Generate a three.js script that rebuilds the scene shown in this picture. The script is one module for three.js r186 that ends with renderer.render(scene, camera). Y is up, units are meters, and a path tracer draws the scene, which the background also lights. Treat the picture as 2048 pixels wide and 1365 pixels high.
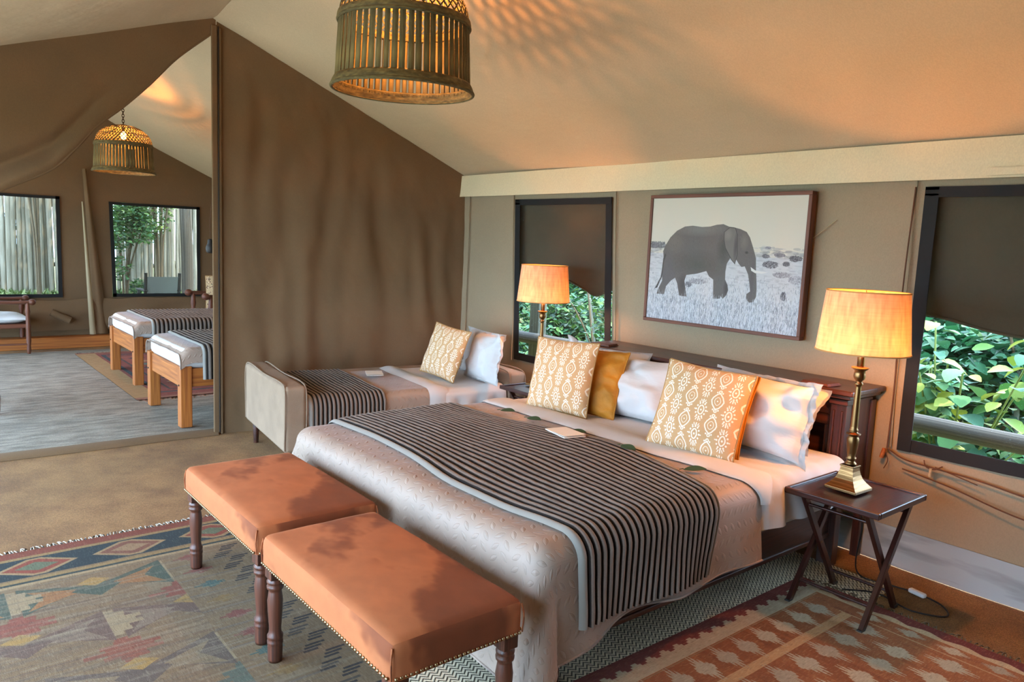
import * as THREE from 'three';
import { RoundedBoxGeometry } from 'three/addons/geometries/RoundedBoxGeometry.js';
import { mergeGeometries, mergeVertices } from 'three/addons/utils/BufferGeometryUtils.js';

// ---------------------------------------------------------------- camera, sky, sun, exposure
const scene = new THREE.Scene();
const camera = new THREE.PerspectiveCamera(2 * Math.atan(682.5 / 1500) * 180 / Math.PI, 2048 / 1365, 0.05, 200);
camera.position.set(5.98, 1.6, 4.05);
camera.rotation.set(-7.3 * Math.PI / 180, 50.4 * Math.PI / 180, 2.5 * Math.PI / 180, 'YXZ');
camera.updateMatrixWorld();

const SKY = new THREE.Color().setRGB(0.58, 0.82, 1.1);          // bright hazy daylight sky
scene.background = SKY;
scene.backgroundIntensity = 14;
const sun = new THREE.DirectionalLight(new THREE.Color().setRGB(1.0, 0.9, 0.72), 8);
sun.position.set(4.5, 14, -6); sun.target.position.set(0, 0, 0);
sun.shadow.camera.left = -16; sun.shadow.camera.right = 16; sun.shadow.camera.top = 16; sun.shadow.camera.bottom = -16; sun.shadow.camera.far = 60;
sun.shadow.mapSize.set(2048, 2048);
scene.add(sun, sun.target);
const renderer = new THREE.WebGLRenderer({ antialias: true });
renderer.toneMapping = THREE.LinearToneMapping;
renderer.toneMappingExposure = 1.0;
renderer.shadowMap.enabled = true;

const TABLE_LAMP = 2.6, PENDANT = 3.3;                                 // candela of the bulbs
const WARM = new THREE.Color().setRGB(1.0, 0.36, 0.085);

// ---------------------------------------------------------------- helpers
const R = (d) => d * Math.PI / 180;
const V = (x, y, z) => new THREE.Vector3(x, y, z);
const lerp = (a, b, t) => a + (b - a) * t, clamp = (x, a = 0, b = 1) => Math.min(b, Math.max(a, x));
const smooth = (a, b, x) => { const t = clamp((x - a) / (b - a)); return t * t * (3 - 2 * t); };
let seed = 12345;
const rnd = () => { seed = (seed * 1664525 + 1013904223) >>> 0; return seed / 4294967296; };
const rr = (a, b) => a + (b - a) * rnd();
function hash(x, y, s) { let h = (x * 374761393 + y * 668265263 + s * 974711) | 0; h = Math.imul(h ^ (h >>> 13), 1274126177); return ((h ^ (h >>> 16)) >>> 0) / 4294967296; }
function vnoise(x, y, px, py, s) {                             // value noise, period px * py cells
  const xi = Math.floor(x), yi = Math.floor(y), fx = x - xi, fy = y - yi, u = fx * fx * (3 - 2 * fx), v = fy * fy * (3 - 2 * fy);
  const m = (a, n) => ((a % n) + n) % n, x0 = m(xi, px), x1 = m(xi + 1, px), y0 = m(yi, py), y1 = m(yi + 1, py);
  return lerp(lerp(hash(x0, y0, s), hash(x1, y0, s), u), lerp(hash(x0, y1, s), hash(x1, y1, s), u), v);
}
function fbm(u, v, fx, fy, oct, s) { let a = 0, w = 0.5, t = 0; for (let i = 0; i < oct; i++) { a += w * vnoise(u * fx, v * fy, fx, fy, s + i * 17); t += w; w *= 0.5; fx *= 2; fy *= 2; } return a / t; }
const wob = (x, y, s = 0) => fbm(x / 64 + 0.5, y / 64 + 0.5, 64, 64, 2, 300 + s) - 0.5;   // smooth wobble with 1-unit cells, for shapes
function dataTex(n, m, fn, srgb = true, rep = [1, 1]) {
  const d = new Uint8Array(n * m * 4);
  for (let j = 0; j < m; j++) for (let i = 0; i < n; i++) { const c = fn((i + 0.5) / n, (j + 0.5) / m, i, j), k = (j * n + i) * 4; for (let q = 0; q < 3; q++) d[k + q] = Math.round(255 * clamp(Array.isArray(c) ? c[q] : c)); d[k + 3] = 255; }
  return finish(new THREE.DataTexture(d, n, m, THREE.RGBAFormat), srgb, rep);
}
function finish(t, srgb, rep) {
  t.wrapS = t.wrapT = THREE.RepeatWrapping; t.magFilter = THREE.LinearFilter; t.minFilter = THREE.LinearMipmapLinearFilter; t.generateMipmaps = true;
  if (srgb) t.colorSpace = THREE.SRGBColorSpace; t.repeat.set(rep[0], rep[1]); t.needsUpdate = true; return t;
}
function canvasTex(w, h, draw, srgb = true) { const c = document.createElement('canvas'); c.width = w; c.height = h; draw(c.getContext('2d'), w, h); return finish(new THREE.CanvasTexture(c), srgb, [1, 1]); }
const hx = (h) => { const c = parseInt(h.slice(1), 16); return [(c >> 16) / 255, ((c >> 8) & 255) / 255, (c & 255) / 255]; };
const mul = (c, k) => c.map((x) => x * k), mixc = (a, b, t) => a.map((x, i) => lerp(x, b[i], t));

// names: a second thing of a kind takes _001, _002 ...
const used = new Map();
function numbered(n) { const k = used.get(n) ?? -1; used.set(n, k + 1); return k < 0 ? n : n + '_' + String(k + 1).padStart(3, '0'); }
function tag(o, label, category, group) { o.userData.label = label; o.userData.category = category; if (group) o.userData.group = group; return o; }
function thing(name, label, category, pos = [0, 0, 0], turn = 0, group) { const o = new THREE.Group(); o.name = numbered(name); o.position.set(...pos); o.rotation.y = turn; tag(o, label, category, group); scene.add(o); return o; }
function part(name, geo, mat, parent, label) { const m = new THREE.Mesh(Array.isArray(geo) ? merge(geo) : geo, mat); m.name = name; if (label) m.userData.label = label; parent.add(m); return m; }
function solo(name, geo, mat, label, category, group) { const m = new THREE.Mesh(Array.isArray(geo) ? merge(geo) : geo, mat); m.name = numbered(name); tag(m, label, category, group); scene.add(m); return m; }
function struct(name, geo, mat, label) { const m = new THREE.Mesh(Array.isArray(geo) ? merge(geo) : geo, mat); m.name = name; m.userData.kind = 'structure'; if (label) m.userData.label = label; scene.add(m); return m; }
function structGroup(name, label) { const g = new THREE.Group(); g.name = name; g.userData.kind = 'structure'; if (label) g.userData.label = label; scene.add(g); return g; }
function dup(src, pos, turn, label, group) { const c = src.clone(); c.name = numbered(src.name.replace(/_\d{3}$/, '')); c.position.set(...pos); if (turn !== undefined) c.rotation.y = turn; c.userData = { ...src.userData }; if (label) c.userData.label = label; if (group) c.userData.group = group; scene.add(c); return c; }
function merge(list) { const l = list.map((g) => { const q = g.index ? g.toNonIndexed() : g.clone(); for (const k of Object.keys(q.attributes)) if (!['position', 'normal', 'uv'].includes(k)) q.deleteAttribute(k); if (!q.attributes.normal) q.computeVertexNormals(); if (!q.attributes.uv) q.setAttribute('uv', new THREE.BufferAttribute(new Float32Array(q.attributes.position.count * 2), 2)); return q; }); return mergeGeometries(l); }

// uv in metres by the axis a face looks along; the grain (u) follows the longest side
function metric(g, along) {
  const q = g.index ? g.toNonIndexed() : g; q.computeBoundingBox(); const s = q.boundingBox.getSize(V()), p = q.attributes.position, n = q.attributes.normal, uv = new Float32Array(p.count * 2);
  const ax = along ?? [s.x, s.y, s.z].indexOf(Math.max(s.x, s.y, s.z));
  for (let i = 0; i < p.count; i += 3) {
    const f = [0, 1, 2].map((k) => Math.abs(n.getComponent(i, k) + n.getComponent(i + 1, k) + n.getComponent(i + 2, k))), d = f.indexOf(Math.max(...f)), o = [0, 1, 2].filter((k) => k !== d);
    const [a, b] = o[1] === ax ? [o[1], o[0]] : [o[0], o[1]];
    for (let k = 0; k < 3; k++) { uv[(i + k) * 2] = p.getComponent(i + k, a); uv[(i + k) * 2 + 1] = p.getComponent(i + k, b) + d * 0.37; }
  }
  q.setAttribute('uv', new THREE.BufferAttribute(uv, 2)); return q;
}
const box = (w, h, d, r = 0.004, seg = 2, along) => metric(new RoundedBoxGeometry(w, h, d, seg, Math.min(r, w / 2.01, h / 2.01, d / 2.01)), along);
const bx = (w, h, d, x, y, z, r, along) => box(w, h, d, r, 2, along).translate(x, y, z);          // centred at x y z
function bar(a, b, w, d, r = 0.003) { const L = a.distanceTo(b), g = box(w, L, d, r, 1, 1); const q = new THREE.Quaternion().setFromUnitVectors(V(0, 1, 0), b.clone().sub(a).normalize()); return g.applyQuaternion(q).translate((a.x + b.x) / 2, (a.y + b.y) / 2, (a.z + b.z) / 2); }
function rod(a, b, r, seg = 10, r2 = r) { const L = a.distanceTo(b), g = new THREE.CylinderGeometry(r2, r, L, seg); return g.applyQuaternion(new THREE.Quaternion().setFromUnitVectors(V(0, 1, 0), b.clone().sub(a).normalize())).translate((a.x + b.x) / 2, (a.y + b.y) / 2, (a.z + b.z) / 2); }
const loop = (x0, x1, y, z0, z1, r, th) => { const p = [], c = (cx, cz, a0) => { for (let i = 0; i <= 5; i++) { const a = R(a0 + i * 18); p.push(V(cx + r * Math.cos(a), y, cz + r * Math.sin(a))); } }, e = (ax, az, bx2, bz) => { for (let i = 1; i < 8; i++) p.push(V(lerp(ax, bx2, i / 8), y, lerp(az, bz, i / 8))); }; c(x1 - r, z1 - r, 0); e(x1 - r, z1, x0 + r, z1); c(x0 + r, z1 - r, 90); e(x0, z1 - r, x0, z0 + r); c(x0 + r, z0 + r, 180); e(x0 + r, z0, x1 - r, z0); c(x1 - r, z0 + r, 270); e(x1, z0 + r, x1, z1 - r); return new THREE.TubeGeometry(new THREE.CatmullRomCurve3(p, true, 'centripetal'), 160, th, 6, true); };
const tube = (pts, r, n = 40, seg = 6, closed = false) => new THREE.TubeGeometry(new THREE.CatmullRomCurve3(pts.map((p) => Array.isArray(p) ? V(...p) : p), closed, 'centripetal'), n, r, seg, closed);
const lathe = (prof, seg = 28) => new THREE.LatheGeometry(prof.map(([r, y]) => new THREE.Vector2(Math.max(r, 0.0001), y)), seg);
// surface through fn(s, t) -> [x, y, z, u, v]; thick > 0 gives it a second skin behind and closed edges
function sheet(ns, nt, fn, thick = 0) {
  const P = [], U = [], I = [];
  for (let j = 0; j <= nt; j++) for (let i = 0; i <= ns; i++) { const c = fn(i / ns, j / nt); P.push(c[0], c[1], c[2]); U.push(c[3] ?? i / ns, c[4] ?? j / nt); }
  for (let j = 0; j < nt; j++) for (let i = 0; i < ns; i++) { const a = j * (ns + 1) + i, b = a + 1, c = a + ns + 1, d = c + 1; I.push(a, b, c, b, d, c); }
  let g = new THREE.BufferGeometry(); g.setAttribute('position', new THREE.Float32BufferAttribute(P, 3)); g.setAttribute('uv', new THREE.Float32BufferAttribute(U, 2)); g.setIndex(I); g.computeVertexNormals();
  if (!thick) return g;
  const N = g.attributes.normal, cnt = P.length / 3, P2 = P.slice(), U2 = U.concat(U), I2 = I.slice();
  for (let k = 0; k < cnt; k++) P2.push(P[3 * k] - N.getX(k) * thick, P[3 * k + 1] - N.getY(k) * thick, P[3 * k + 2] - N.getZ(k) * thick);
  for (let k = 0; k < I.length; k += 3) I2.push(I[k] + cnt, I[k + 2] + cnt, I[k + 1] + cnt);
  const rim = []; for (let i = 0; i <= ns; i++) rim.push(i); for (let j = 1; j <= nt; j++) rim.push(j * (ns + 1) + ns); for (let i = ns - 1; i >= 0; i--) rim.push(nt * (ns + 1) + i); for (let j = nt - 1; j > 0; j--) rim.push(j * (ns + 1));
  for (let k = 0; k < rim.length; k++) { const a = rim[k], b = rim[(k + 1) % rim.length]; I2.push(a, a + cnt, b, b, a + cnt, b + cnt); }
  const nn = new Float32Array(P2.length); nn.set(N.array); for (let k = 0; k < cnt * 3; k++) nn[cnt * 3 + k] = -N.array[k];
  g = new THREE.BufferGeometry(); g.setAttribute('position', new THREE.Float32BufferAttribute(P2, 3)); g.setAttribute('uv', new THREE.Float32BufferAttribute(U2, 2)); g.setIndex(I2); g.setAttribute('normal', new THREE.BufferAttribute(nn, 3)); return g;
}

// ---------------------------------------------------------------- materials
const weaveB = dataTex(256, 256, (u, v, i, j) => 0.5 + 0.25 * Math.sin(i * Math.PI / 2) * (((j >> 1) & 1) ? 1 : -1) + 0.5 * (fbm(u, v, 40, 40, 2, 5) - 0.5), false, [4, 4]);
const softB = dataTex(512, 512, (u, v) => fbm(u, v, 5, 7, 5, 11), false, [0.7, 0.7]);
const canvasC = (h, amp, s) => dataTex(512, 512, (u, v, i, j) => mul(hx(h), 1 + amp * (fbm(u, v, 4, 5, 5, s) - 0.5) * 2 + 0.05 * (hash(i, j >> 1, s) - 0.5)), true, [0.55, 0.55]);
const Std = (o) => new THREE.MeshStandardMaterial({ roughness: 0.9, side: THREE.DoubleSide, ...o });
const mWall = Std({ map: canvasC('#96866c', 0.05, 21), bumpMap: softB, bumpScale: 0.006, roughness: 0.92 });
const mPart = Std({ map: canvasC('#6d5439', 0.06, 22), bumpMap: softB, bumpScale: 0.006, roughness: 0.95 });
const mCeil = Std({ map: canvasC('#c6b193', 0.03, 23), bumpMap: softB, bumpScale: 0.01, roughness: 0.95 });
const mValance = Std({ map: canvasC('#d6c9a6', 0.03, 24), bumpMap: softB, bumpScale: 0.003 });
const mFly = Std({ color: '#7b745f', roughness: 0.95 });
const mSkirt = Std({ map: dataTex(512, 256, (u, v) => mixc(hx('#9aa3a4'), hx('#757c7b'), clamp((fbm(u, v, 5, 9, 5, 31) - 0.45) * 3)), true, [0.6, 2]), roughness: 0.55 });
const mBlack = Std({ map: dataTex(64, 64, (u, v, i, j) => mul(hx('#0a0c0d'), 0.8 + 0.4 * hash(i, j, 3)), true, [8, 8]), roughness: 0.8 });
const mBlind = Std({ map: canvasC('#564e3d', 0.1, 25), roughness: 0.95, bumpMap: softB, bumpScale: 0.006 });
const woodTex = (a, b, s) => dataTex(512, 512, (u, v) => { const w = fbm(u, v, 2, 24, 4, s) * 0.6 + fbm(u, v, 4, 80, 2, s + 3) * 0.4; return mixc(hx(a), hx(b), clamp((w - 0.3) * 2.2)); }, true, [1.2, 2.2]);
const grainB = dataTex(512, 512, (u, v) => fbm(u, v, 3, 90, 3, 77), false, [1.2, 2.2]);
const Wood = (a, b, s, rough, coat = 0) => new THREE.MeshPhysicalMaterial({ map: woodTex(a, b, s), bumpMap: grainB, bumpScale: 0.0006, roughness: rough, clearcoat: coat, clearcoatRoughness: 0.25 });
const mDark = Wood('#2a120b', '#54281a', 41, 0.42, 0.35);
const mMahog = Wood('#260e09', '#451a10', 42, 0.34, 0.22);
const mLeg = Wood('#3e2015', '#6b3a26', 43, 0.45, 0.25);
const mPine = Wood('#8a4a1a', '#bb7330', 44, 0.55);
const mFrame = Wood('#4a2616', '#774228', 45, 0.55);
const mGrey = Wood('#35332e', '#645f58', 46, 0.9);
const mPale = Wood('#9a8460', '#d2bd96', 47, 0.85);
const mPost = Wood('#4d5046', '#6d7063', 48, 0.9);
const sueC = dataTex(1024, 1024, (u, v, i, j) => { const n = fbm(u, v, 3, 4, 5, 51), m = fbm(u, v, 14, 20, 3, 52), st = smooth(0.44, 0.58, n + 0.18 * (m - 0.5)); return mul(mixc(hx('#ac6338'), hx('#7a3e1d'), st), 0.93 + 0.14 * m + 0.04 * (hash(i, j, 9) - 0.5)); }, true, [0.9, 0.9]);
const mSuede = new THREE.MeshPhysicalMaterial({ map: sueC, roughness: 0.85, sheen: 0.5, sheenRoughness: 0.5, sheenColor: new THREE.Color('#d79a6c'), bumpMap: softB, bumpScale: 0.002 });
const mNail = new THREE.MeshStandardMaterial({ color: '#a08c6a', metalness: 1, roughness: 0.35 });
const mBrass = new THREE.MeshStandardMaterial({ map: dataTex(256, 256, (u, v) => mixc(hx('#8c6c46'), hx('#5e4428'), clamp((fbm(u, v, 6, 6, 4, 61) - 0.35) * 2))), metalness: 1, roughness: 0.36 });
const mChain = new THREE.MeshStandardMaterial({ color: '#3a2c1c', metalness: 0.8, roughness: 0.5 });
const shadeC = dataTex(512, 256, (u, v) => mul(hx('#deac84'), 0.8 + 0.3 * fbm(u, v, 90, 4, 3, 71) + 0.1 * fbm(u, v, 10, 60, 2, 73)), true);
const mShade = new THREE.MeshPhysicalMaterial({ map: shadeC, roughness: 1, transmission: 0.155, thickness: 0, side: THREE.DoubleSide });
const mBulb = new THREE.MeshStandardMaterial({ color: '#ffffff', emissive: new THREE.Color().setRGB(1, 0.6, 0.22), emissiveIntensity: 9 });
const slatC = dataTex(256, 256, (u, v) => mixc(hx('#4d4428'), hx('#857548'), clamp((fbm(u, v, 30, 3, 4, 81) - 0.25) * 1.7)), true, [3, 3]);
const mCane = Std({ map: slatC, bumpMap: grainB, bumpScale: 0.001, roughness: 0.7 });
const sisC = dataTex(1024, 1024, (u, v, i, j) => { const w = ((i + (j >> 2) * 2) & 7) < 4 ? 1 : 0.84; return mul(mixc(hx('#a47b4c'), hx('#7c5936'), clamp((fbm(u, v, 6, 6, 5, 91) - 0.3) * 1.6)), w * (0.82 + 0.36 * hash(i >> 1, j >> 2, 4))); }, true, [0.9, 0.9]);
const sisB = dataTex(512, 512, (u, v, i, j) => (0.5 + 0.5 * Math.sin((i + (j >> 2) * 2) * Math.PI / 4)) * 0.7 + 0.3 * hash(i >> 1, j >> 1, 6), false, [1.8, 1.8]);
const mSisal = Std({ map: sisC, bumpMap: sisB, bumpScale: 0.004, roughness: 1 });
const matC = dataTex(512, 512, (u, v, i, j) => { const a = ((i + (((j >> 4) & 1) ? j : -j)) & 15) < 10; return mul(a ? hx('#ddd0b0') : hx('#5a5343'), 0.85 + 0.3 * hash(i, j, 5)); }, true, [1.55, 1.55]);
const matB = dataTex(512, 512, (u, v, i, j) => (((i + (((j >> 4) & 1) ? j : -j)) & 15) < 10 ? 0.9 : 0.1) * 0.8 + 0.2 * hash(i, j, 8), false, [1.55, 1.55]);
const mMat = Std({ map: matC, bumpMap: matB, bumpScale: 0.004, roughness: 1 });
const carpC = dataTex(512, 512, (u, v, i, j) => mul(mixc(hx('#948c7e'), hx('#6b6459'), clamp((fbm(u, v, 14, 50, 4, 101) - 0.3) * 1.8)), 0.9 + 0.2 * hash(i, j >> 1, 5)), true, [0.5, 0.5]);
const mCarpet = Std({ map: carpC, bumpMap: dataTex(512, 512, (u, v) => fbm(u, v, 9, 40, 4, 103), false, [0.5, 0.5]), bumpScale: 0.012, roughness: 0.85 });
const linB = dataTex(512, 512, (u, v) => { const a = fbm(u, v, 4, 5, 4, 111); return Math.abs(a - 0.5) * 1.2 + 0.4 * fbm(u, v, 9, 6, 3, 113); }, false, [1.6, 1.6]);
const mLinen = new THREE.MeshPhysicalMaterial({ color: '#cbcac8', roughness: 0.85, bumpMap: linB, bumpScale: 0.005, sheen: 0.2, side: THREE.DoubleSide });
const mVelvet = new THREE.MeshPhysicalMaterial({ map: dataTex(256, 256, (u, v) => mul(hx('#b67a1e'), 0.85 + 0.3 * fbm(u, v, 5, 5, 4, 121)), true), roughness: 0.7, sheen: 0.7, sheenRoughness: 0.4, sheenColor: new THREE.Color('#e8a040'), bumpMap: linB, bumpScale: 0.008, side: THREE.DoubleSide });
const mSofa = Std({ map: dataTex(512, 512, (u, v, i, j) => mul(hx('#97816b'), 0.9 + 0.12 * fbm(u, v, 5, 5, 4, 131) + 0.1 * (hash(i, j, 2) - 0.5)), true, [2, 2]), bumpMap: weaveB, bumpScale: 0.001, roughness: 0.95 });
// embossed leaf quilt: pairs of leaves along stems, running over u and v in metres (tile 0.36 x 0.36)
const leafB = canvasTex(768, 768, (g, w, h) => {
  g.fillStyle = '#505050'; g.fillRect(0, 0, w, h);
  const S = w / 6;
  const leaf = (x, y, a, L, W) => { for (const [ox, oy] of [[0, 0], [w, 0], [-w, 0], [0, h], [0, -h]]) { g.save(); g.translate(x + ox, y + oy); g.rotate(a); for (let k = 0; k < 9; k++) { const f = 1 - k / 9, q = 0x54 + k * 17; g.fillStyle = `rgb(${q},${q},${q})`; g.beginPath(); g.moveTo(-L * f, 0); g.quadraticCurveTo(0, -W * f * 2, L * f, 0); g.quadraticCurveTo(0, W * f * 2, -L * f, 0); g.fill(); } g.strokeStyle = '#303030'; g.lineWidth = 3; g.beginPath(); g.moveTo(-L, 0); g.quadraticCurveTo(0, -W * 2, L, 0); g.quadraticCurveTo(0, W * 2, -L, 0); g.stroke(); g.restore(); } };
  for (let c = 0; c < 3; c++) for (let k = 0; k < 8; k++) { const x = (c + 0.5) * 2 * S, y = k * h / 8; leaf(x - S * 0.48, y, R(38), S * 0.42, S * 0.17); leaf(x + S * 0.48, y + h / 16, R(-38), S * 0.42, S * 0.17); g.strokeStyle = '#404040'; g.lineWidth = 3; g.beginPath(); g.moveTo(x, y); g.lineTo(x, y + h / 8); g.stroke(); }
}, false);
leafB.repeat.set(1 / 0.36, 1 / 0.36);
const mQuilt = new THREE.MeshPhysicalMaterial({ map: dataTex(256, 256, (u, v, i, j) => mul(hx('#a08c7d'), 0.94 + 0.12 * fbm(u, v, 8, 8, 4, 141)), true), bumpMap: leafB, bumpScale: 0.0042, roughness: 0.6, ior: 1.6, sheen: 0.8, sheenRoughness: 0.5, sheenColor: new THREE.Color('#d6d7dc'), side: THREE.DoubleSide });
const mThrow = new THREE.MeshPhysicalMaterial({ map: dataTex(512, 512, (u, v, i, j) => { const q = Math.abs(((v * 8) % 1) - 0.5) * 2; return mul(mixc(hx('#7d7167'), hx('#17110e'), smooth(0.5, 0.66, q)), 0.85 + 0.3 * fbm(u, v, 8, 40, 3, 151) + 0.15 * (hash(i, j, 12) - 0.5)); }, true), roughness: 0.9, sheen: 0.5, sheenRoughness: 0.5, sheenColor: new THREE.Color('#b5aca0'), bumpMap: dataTex(256, 256, (u, v) => fbm(u, v, 40, 80, 3, 155), false, [2, 1]), bumpScale: 0.002, side: THREE.DoubleSide });  // darker groove yarn plus groove shade painted into the map as near-black stripes
const mThrowHem = new THREE.MeshPhysicalMaterial({ color: '#8f8d86', roughness: 0.8, sheen: 0.5, sheenColor: new THREE.Color('#c4c8c6'), side: THREE.DoubleSide });
const mWhite = Std({ color: '#f0efec', roughness: 0.5 });
const mPaper = Std({ color: '#eeeae0', roughness: 0.7 });
const mCord = Std({ color: '#1b1512', roughness: 0.6 });
const mString = Std({ color: '#5a3a26', roughness: 0.9 });
const mLeafItem = Std({ color: '#2c4626', roughness: 0.9 });
// ---------------------------------------------------------------- the setting
const RIDGE_Z = 2.13, FRONT_Z = 5.3, END_X = 8.2, FAR_X = -5.46;
const ridgeLift = (x) => 0.06 * smooth(0, 0.5, Math.abs(x - 0.02));
const roofY = (z, x = 3) => z < RIDGE_Z ? 2.19 + 0.98 * (z / RIDGE_Z) + ridgeLift(x) * smooth(1.2, 2.13, z) : 3.17 + ridgeLift(x) * smooth(3.2, 2.13, z) - 0.335 * (z - RIDGE_Z);
const partX = (z) => z < 2.1 ? 0.32 * (1 - z / 2.1) : 0;
// floor of the tent
struct('floor', [bx(END_X - FAR_X + 0.4, 0.12, FRONT_Z + 0.2, (END_X + FAR_X) / 2, -0.06, FRONT_Z / 2, 0.005)], mSisal, 'brown woven sisal flooring of the tent');
// roof canvas, two slopes with the flysheet hanging over the walls
{
  const sag = (x, z) => 0.012 * Math.sin(x * 1.9 + z) - 0.02 * wob(x * 0.7, z * 1.1, 4);
  const slope = (z0, z1) => sheet(90, 30, (s, t) => { const x = lerp(-7.0, 9.0, s), z = lerp(z0, z1, t); return [x, roofY(z, x) + sag(x, z) * smooth(0, 0.3, Math.abs(z - RIDGE_Z)), z, x, z]; }, 0.02);
  struct('ceiling', [slope(-0.75, RIDGE_Z), slope(RIDGE_Z, FRONT_Z + 0.12)], mCeil, 'cream canvas roof lining sloping from the ridge');
}
// a canvas wall as a grid of patches between edges that may lean; holes are left open
function wallGrid(cols, rows, hole, at, nx = 14, ny = 12, thick = 0.012) {
  const out = [];
  for (let i = 0; i < cols.length - 1; i++) for (let j = 0; j < rows.length - 1; j++) {
    if (hole(i, j)) continue;
    out.push(sheet(nx, ny, (s, t) => { const y01 = [rows[j], rows[j + 1]]; let yy = (a) => typeof a === 'function' ? a : () => a; const y = lerp(yy(y01[0])(0), yy(y01[1])(0), t); const ca = cols[i], cb = cols[i + 1]; const x = lerp(typeof ca === 'function' ? ca(y) : ca, typeof cb === 'function' ? cb(y) : cb, s); const top = yy(y01[1])(x), bot = yy(y01[0])(x); const y2 = lerp(bot, top, t); return at(x, y2); }, thick));
  }
  return out;
}
// long wall behind the beds (z = 0)
const w2a = (y) => lerp(1.14, 1.07, (y - 0.64) / 1.335), w2b = (y) => lerp(2.25, 2.16, (y - 0.64) / 1.335);
{
  const bumpZ = (x, y) => { const nearLow = smooth(0.75, 0.1, y); return 0.022 * wob(x * 1.6, y * 1.2, 7) + 0.035 * nearLow * wob(x * 1.3 + y * 2, y * 5, 9); };
  const at = (x, y) => [x, y, bumpZ(x, y) - 0.004, x, y];
  struct('wall_back', wallGrid([FAR_X, 0, w2a, w2b, 4.316, 5.5, END_X], [0.17, 0.64, 1.975, 2.23], (i, j) => j === 1 && (i === 2 || i === 4), at), mWall, 'taupe canvas side wall behind the beds');
  struct('trim_1', sheet(160, 8, (s, t) => { const x = lerp(0.25, END_X, s), y = lerp(0.005, 0.2, t); return [x, y, 0.012 + 0.03 * wob(x * 1.7, y * 9, 13) + 0.03 * (1 - t) * (1 - t), x, y]; }, 0.008), mSkirt, 'pale grey waterproof skirt along the foot of the canvas wall');
  struct('trim_2', sheet(160, 4, (s, t) => { const x = lerp(0.27, END_X, s), y = lerp(2.012, 2.2, t) - 0.004 * wob(x * 1.2, 1, 3) * (1 - t); return [x, y, 0.035 + 0.006 * Math.sin(x * 2.3) * (1 - t) + 0.01 * (1 - t), x, y]; }, 0.006), mValance, 'cream canvas valance under the roof slope');
  struct('trim_3', [sheet(120, 2, (s, t) => { const x = lerp(4.6, END_X, s), y = 2.02 + t * 0.035; return [x, y, 0.062, x, y]; }, 0.005)], mValance, 'stitched hem of the valance');
  // stitched seams of the wall
  for (const [i, [x0, x1]] of [[4.27, 4.275], [2.198, 2.28], [1.04, 1.1], [0.42, 0.42]].entries()) struct('trim_' + (4 + i), [tube([[x0, 2.02, 0.012], [x0 * 0.6 + x1 * 0.4 + 0.004, 1.5, 0.016], [x1, 0.95, 0.016], [x1 + 0.01, 0.63, 0.02]], 0.0045, 24, 5)], mWall, 'stitched seam of the canvas wall');
}
// windows: black webbing border and insect net
const mNet = Std({ color: '#1c2420', transparent: true, opacity: 0.16, roughness: 1 });
const mNetFar = Std({ color: '#4a4c46', transparent: true, opacity: 0.36, roughness: 1 });
function windowOn(n, label, at, a0, a1, y0, y1, w, net) {           // a0(y), a1(y): the leaning side edges
  const g = structGroup('window_' + n, label), lip = 0.012;
  const strip = (f) => sheet(24, 3, f, 0.006);
  const P = (a, y, k) => { const p = at(a, y); return [p[0] + lip * net.out[0], p[1], p[2] + lip * net.out[1] + 0, a * 3, y * 3]; };
  const wig = (s, k) => 0.008 * wob(s * 3, k, 17);
  part('frame', strip((s, t) => { const y = lerp(y0, y1, s); return P(a0(y) + t * w + wig(y, 1) * t, y); }), mBlack, g);
  part('frame', strip((s, t) => { const y = lerp(y0, y1, s); return P(a1(y) - t * w + wig(y, 2) * t, y); }), mBlack, g);
  part('frame', strip((s, t) => { const y = y1 - t * w * 0.8 + wig(s * 2, 3) * 0.8; return P(lerp(a0(y), a1(y), s), y); }), mBlack, g);
  part('frame', strip((s, t) => { const y = y0 + t * w + wig(s * 2, 4) * 0.8; return P(lerp(a0(y), a1(y), s), y); }), mBlack, g);
  part('net_panel', sheet(6, 6, (s, t) => { const y = lerp(y0 + 0.01, y1 - 0.01, t), a = lerp(a0(y) + 0.01, a1(y) - 0.01, s), p = at(a, y); return [p[0] - 0.002 * net.out[0], p[1], p[2] - 0.002 * net.out[1], a, y]; }), net.mat, g);
}
const wallAt = (x, y) => [x, y, 0.002];
windowOn(1, 'tall net window with black border beside the small lamp', wallAt, w2a, w2b, 0.64, 1.975, 0.06, { out: [0, 1], mat: mNet });
windowOn(2, 'net window with black border at the bedside table', wallAt, () => 4.316, () => 5.5, 0.62, 1.978, 0.065, { out: [0, 1], mat: mNet });
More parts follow.
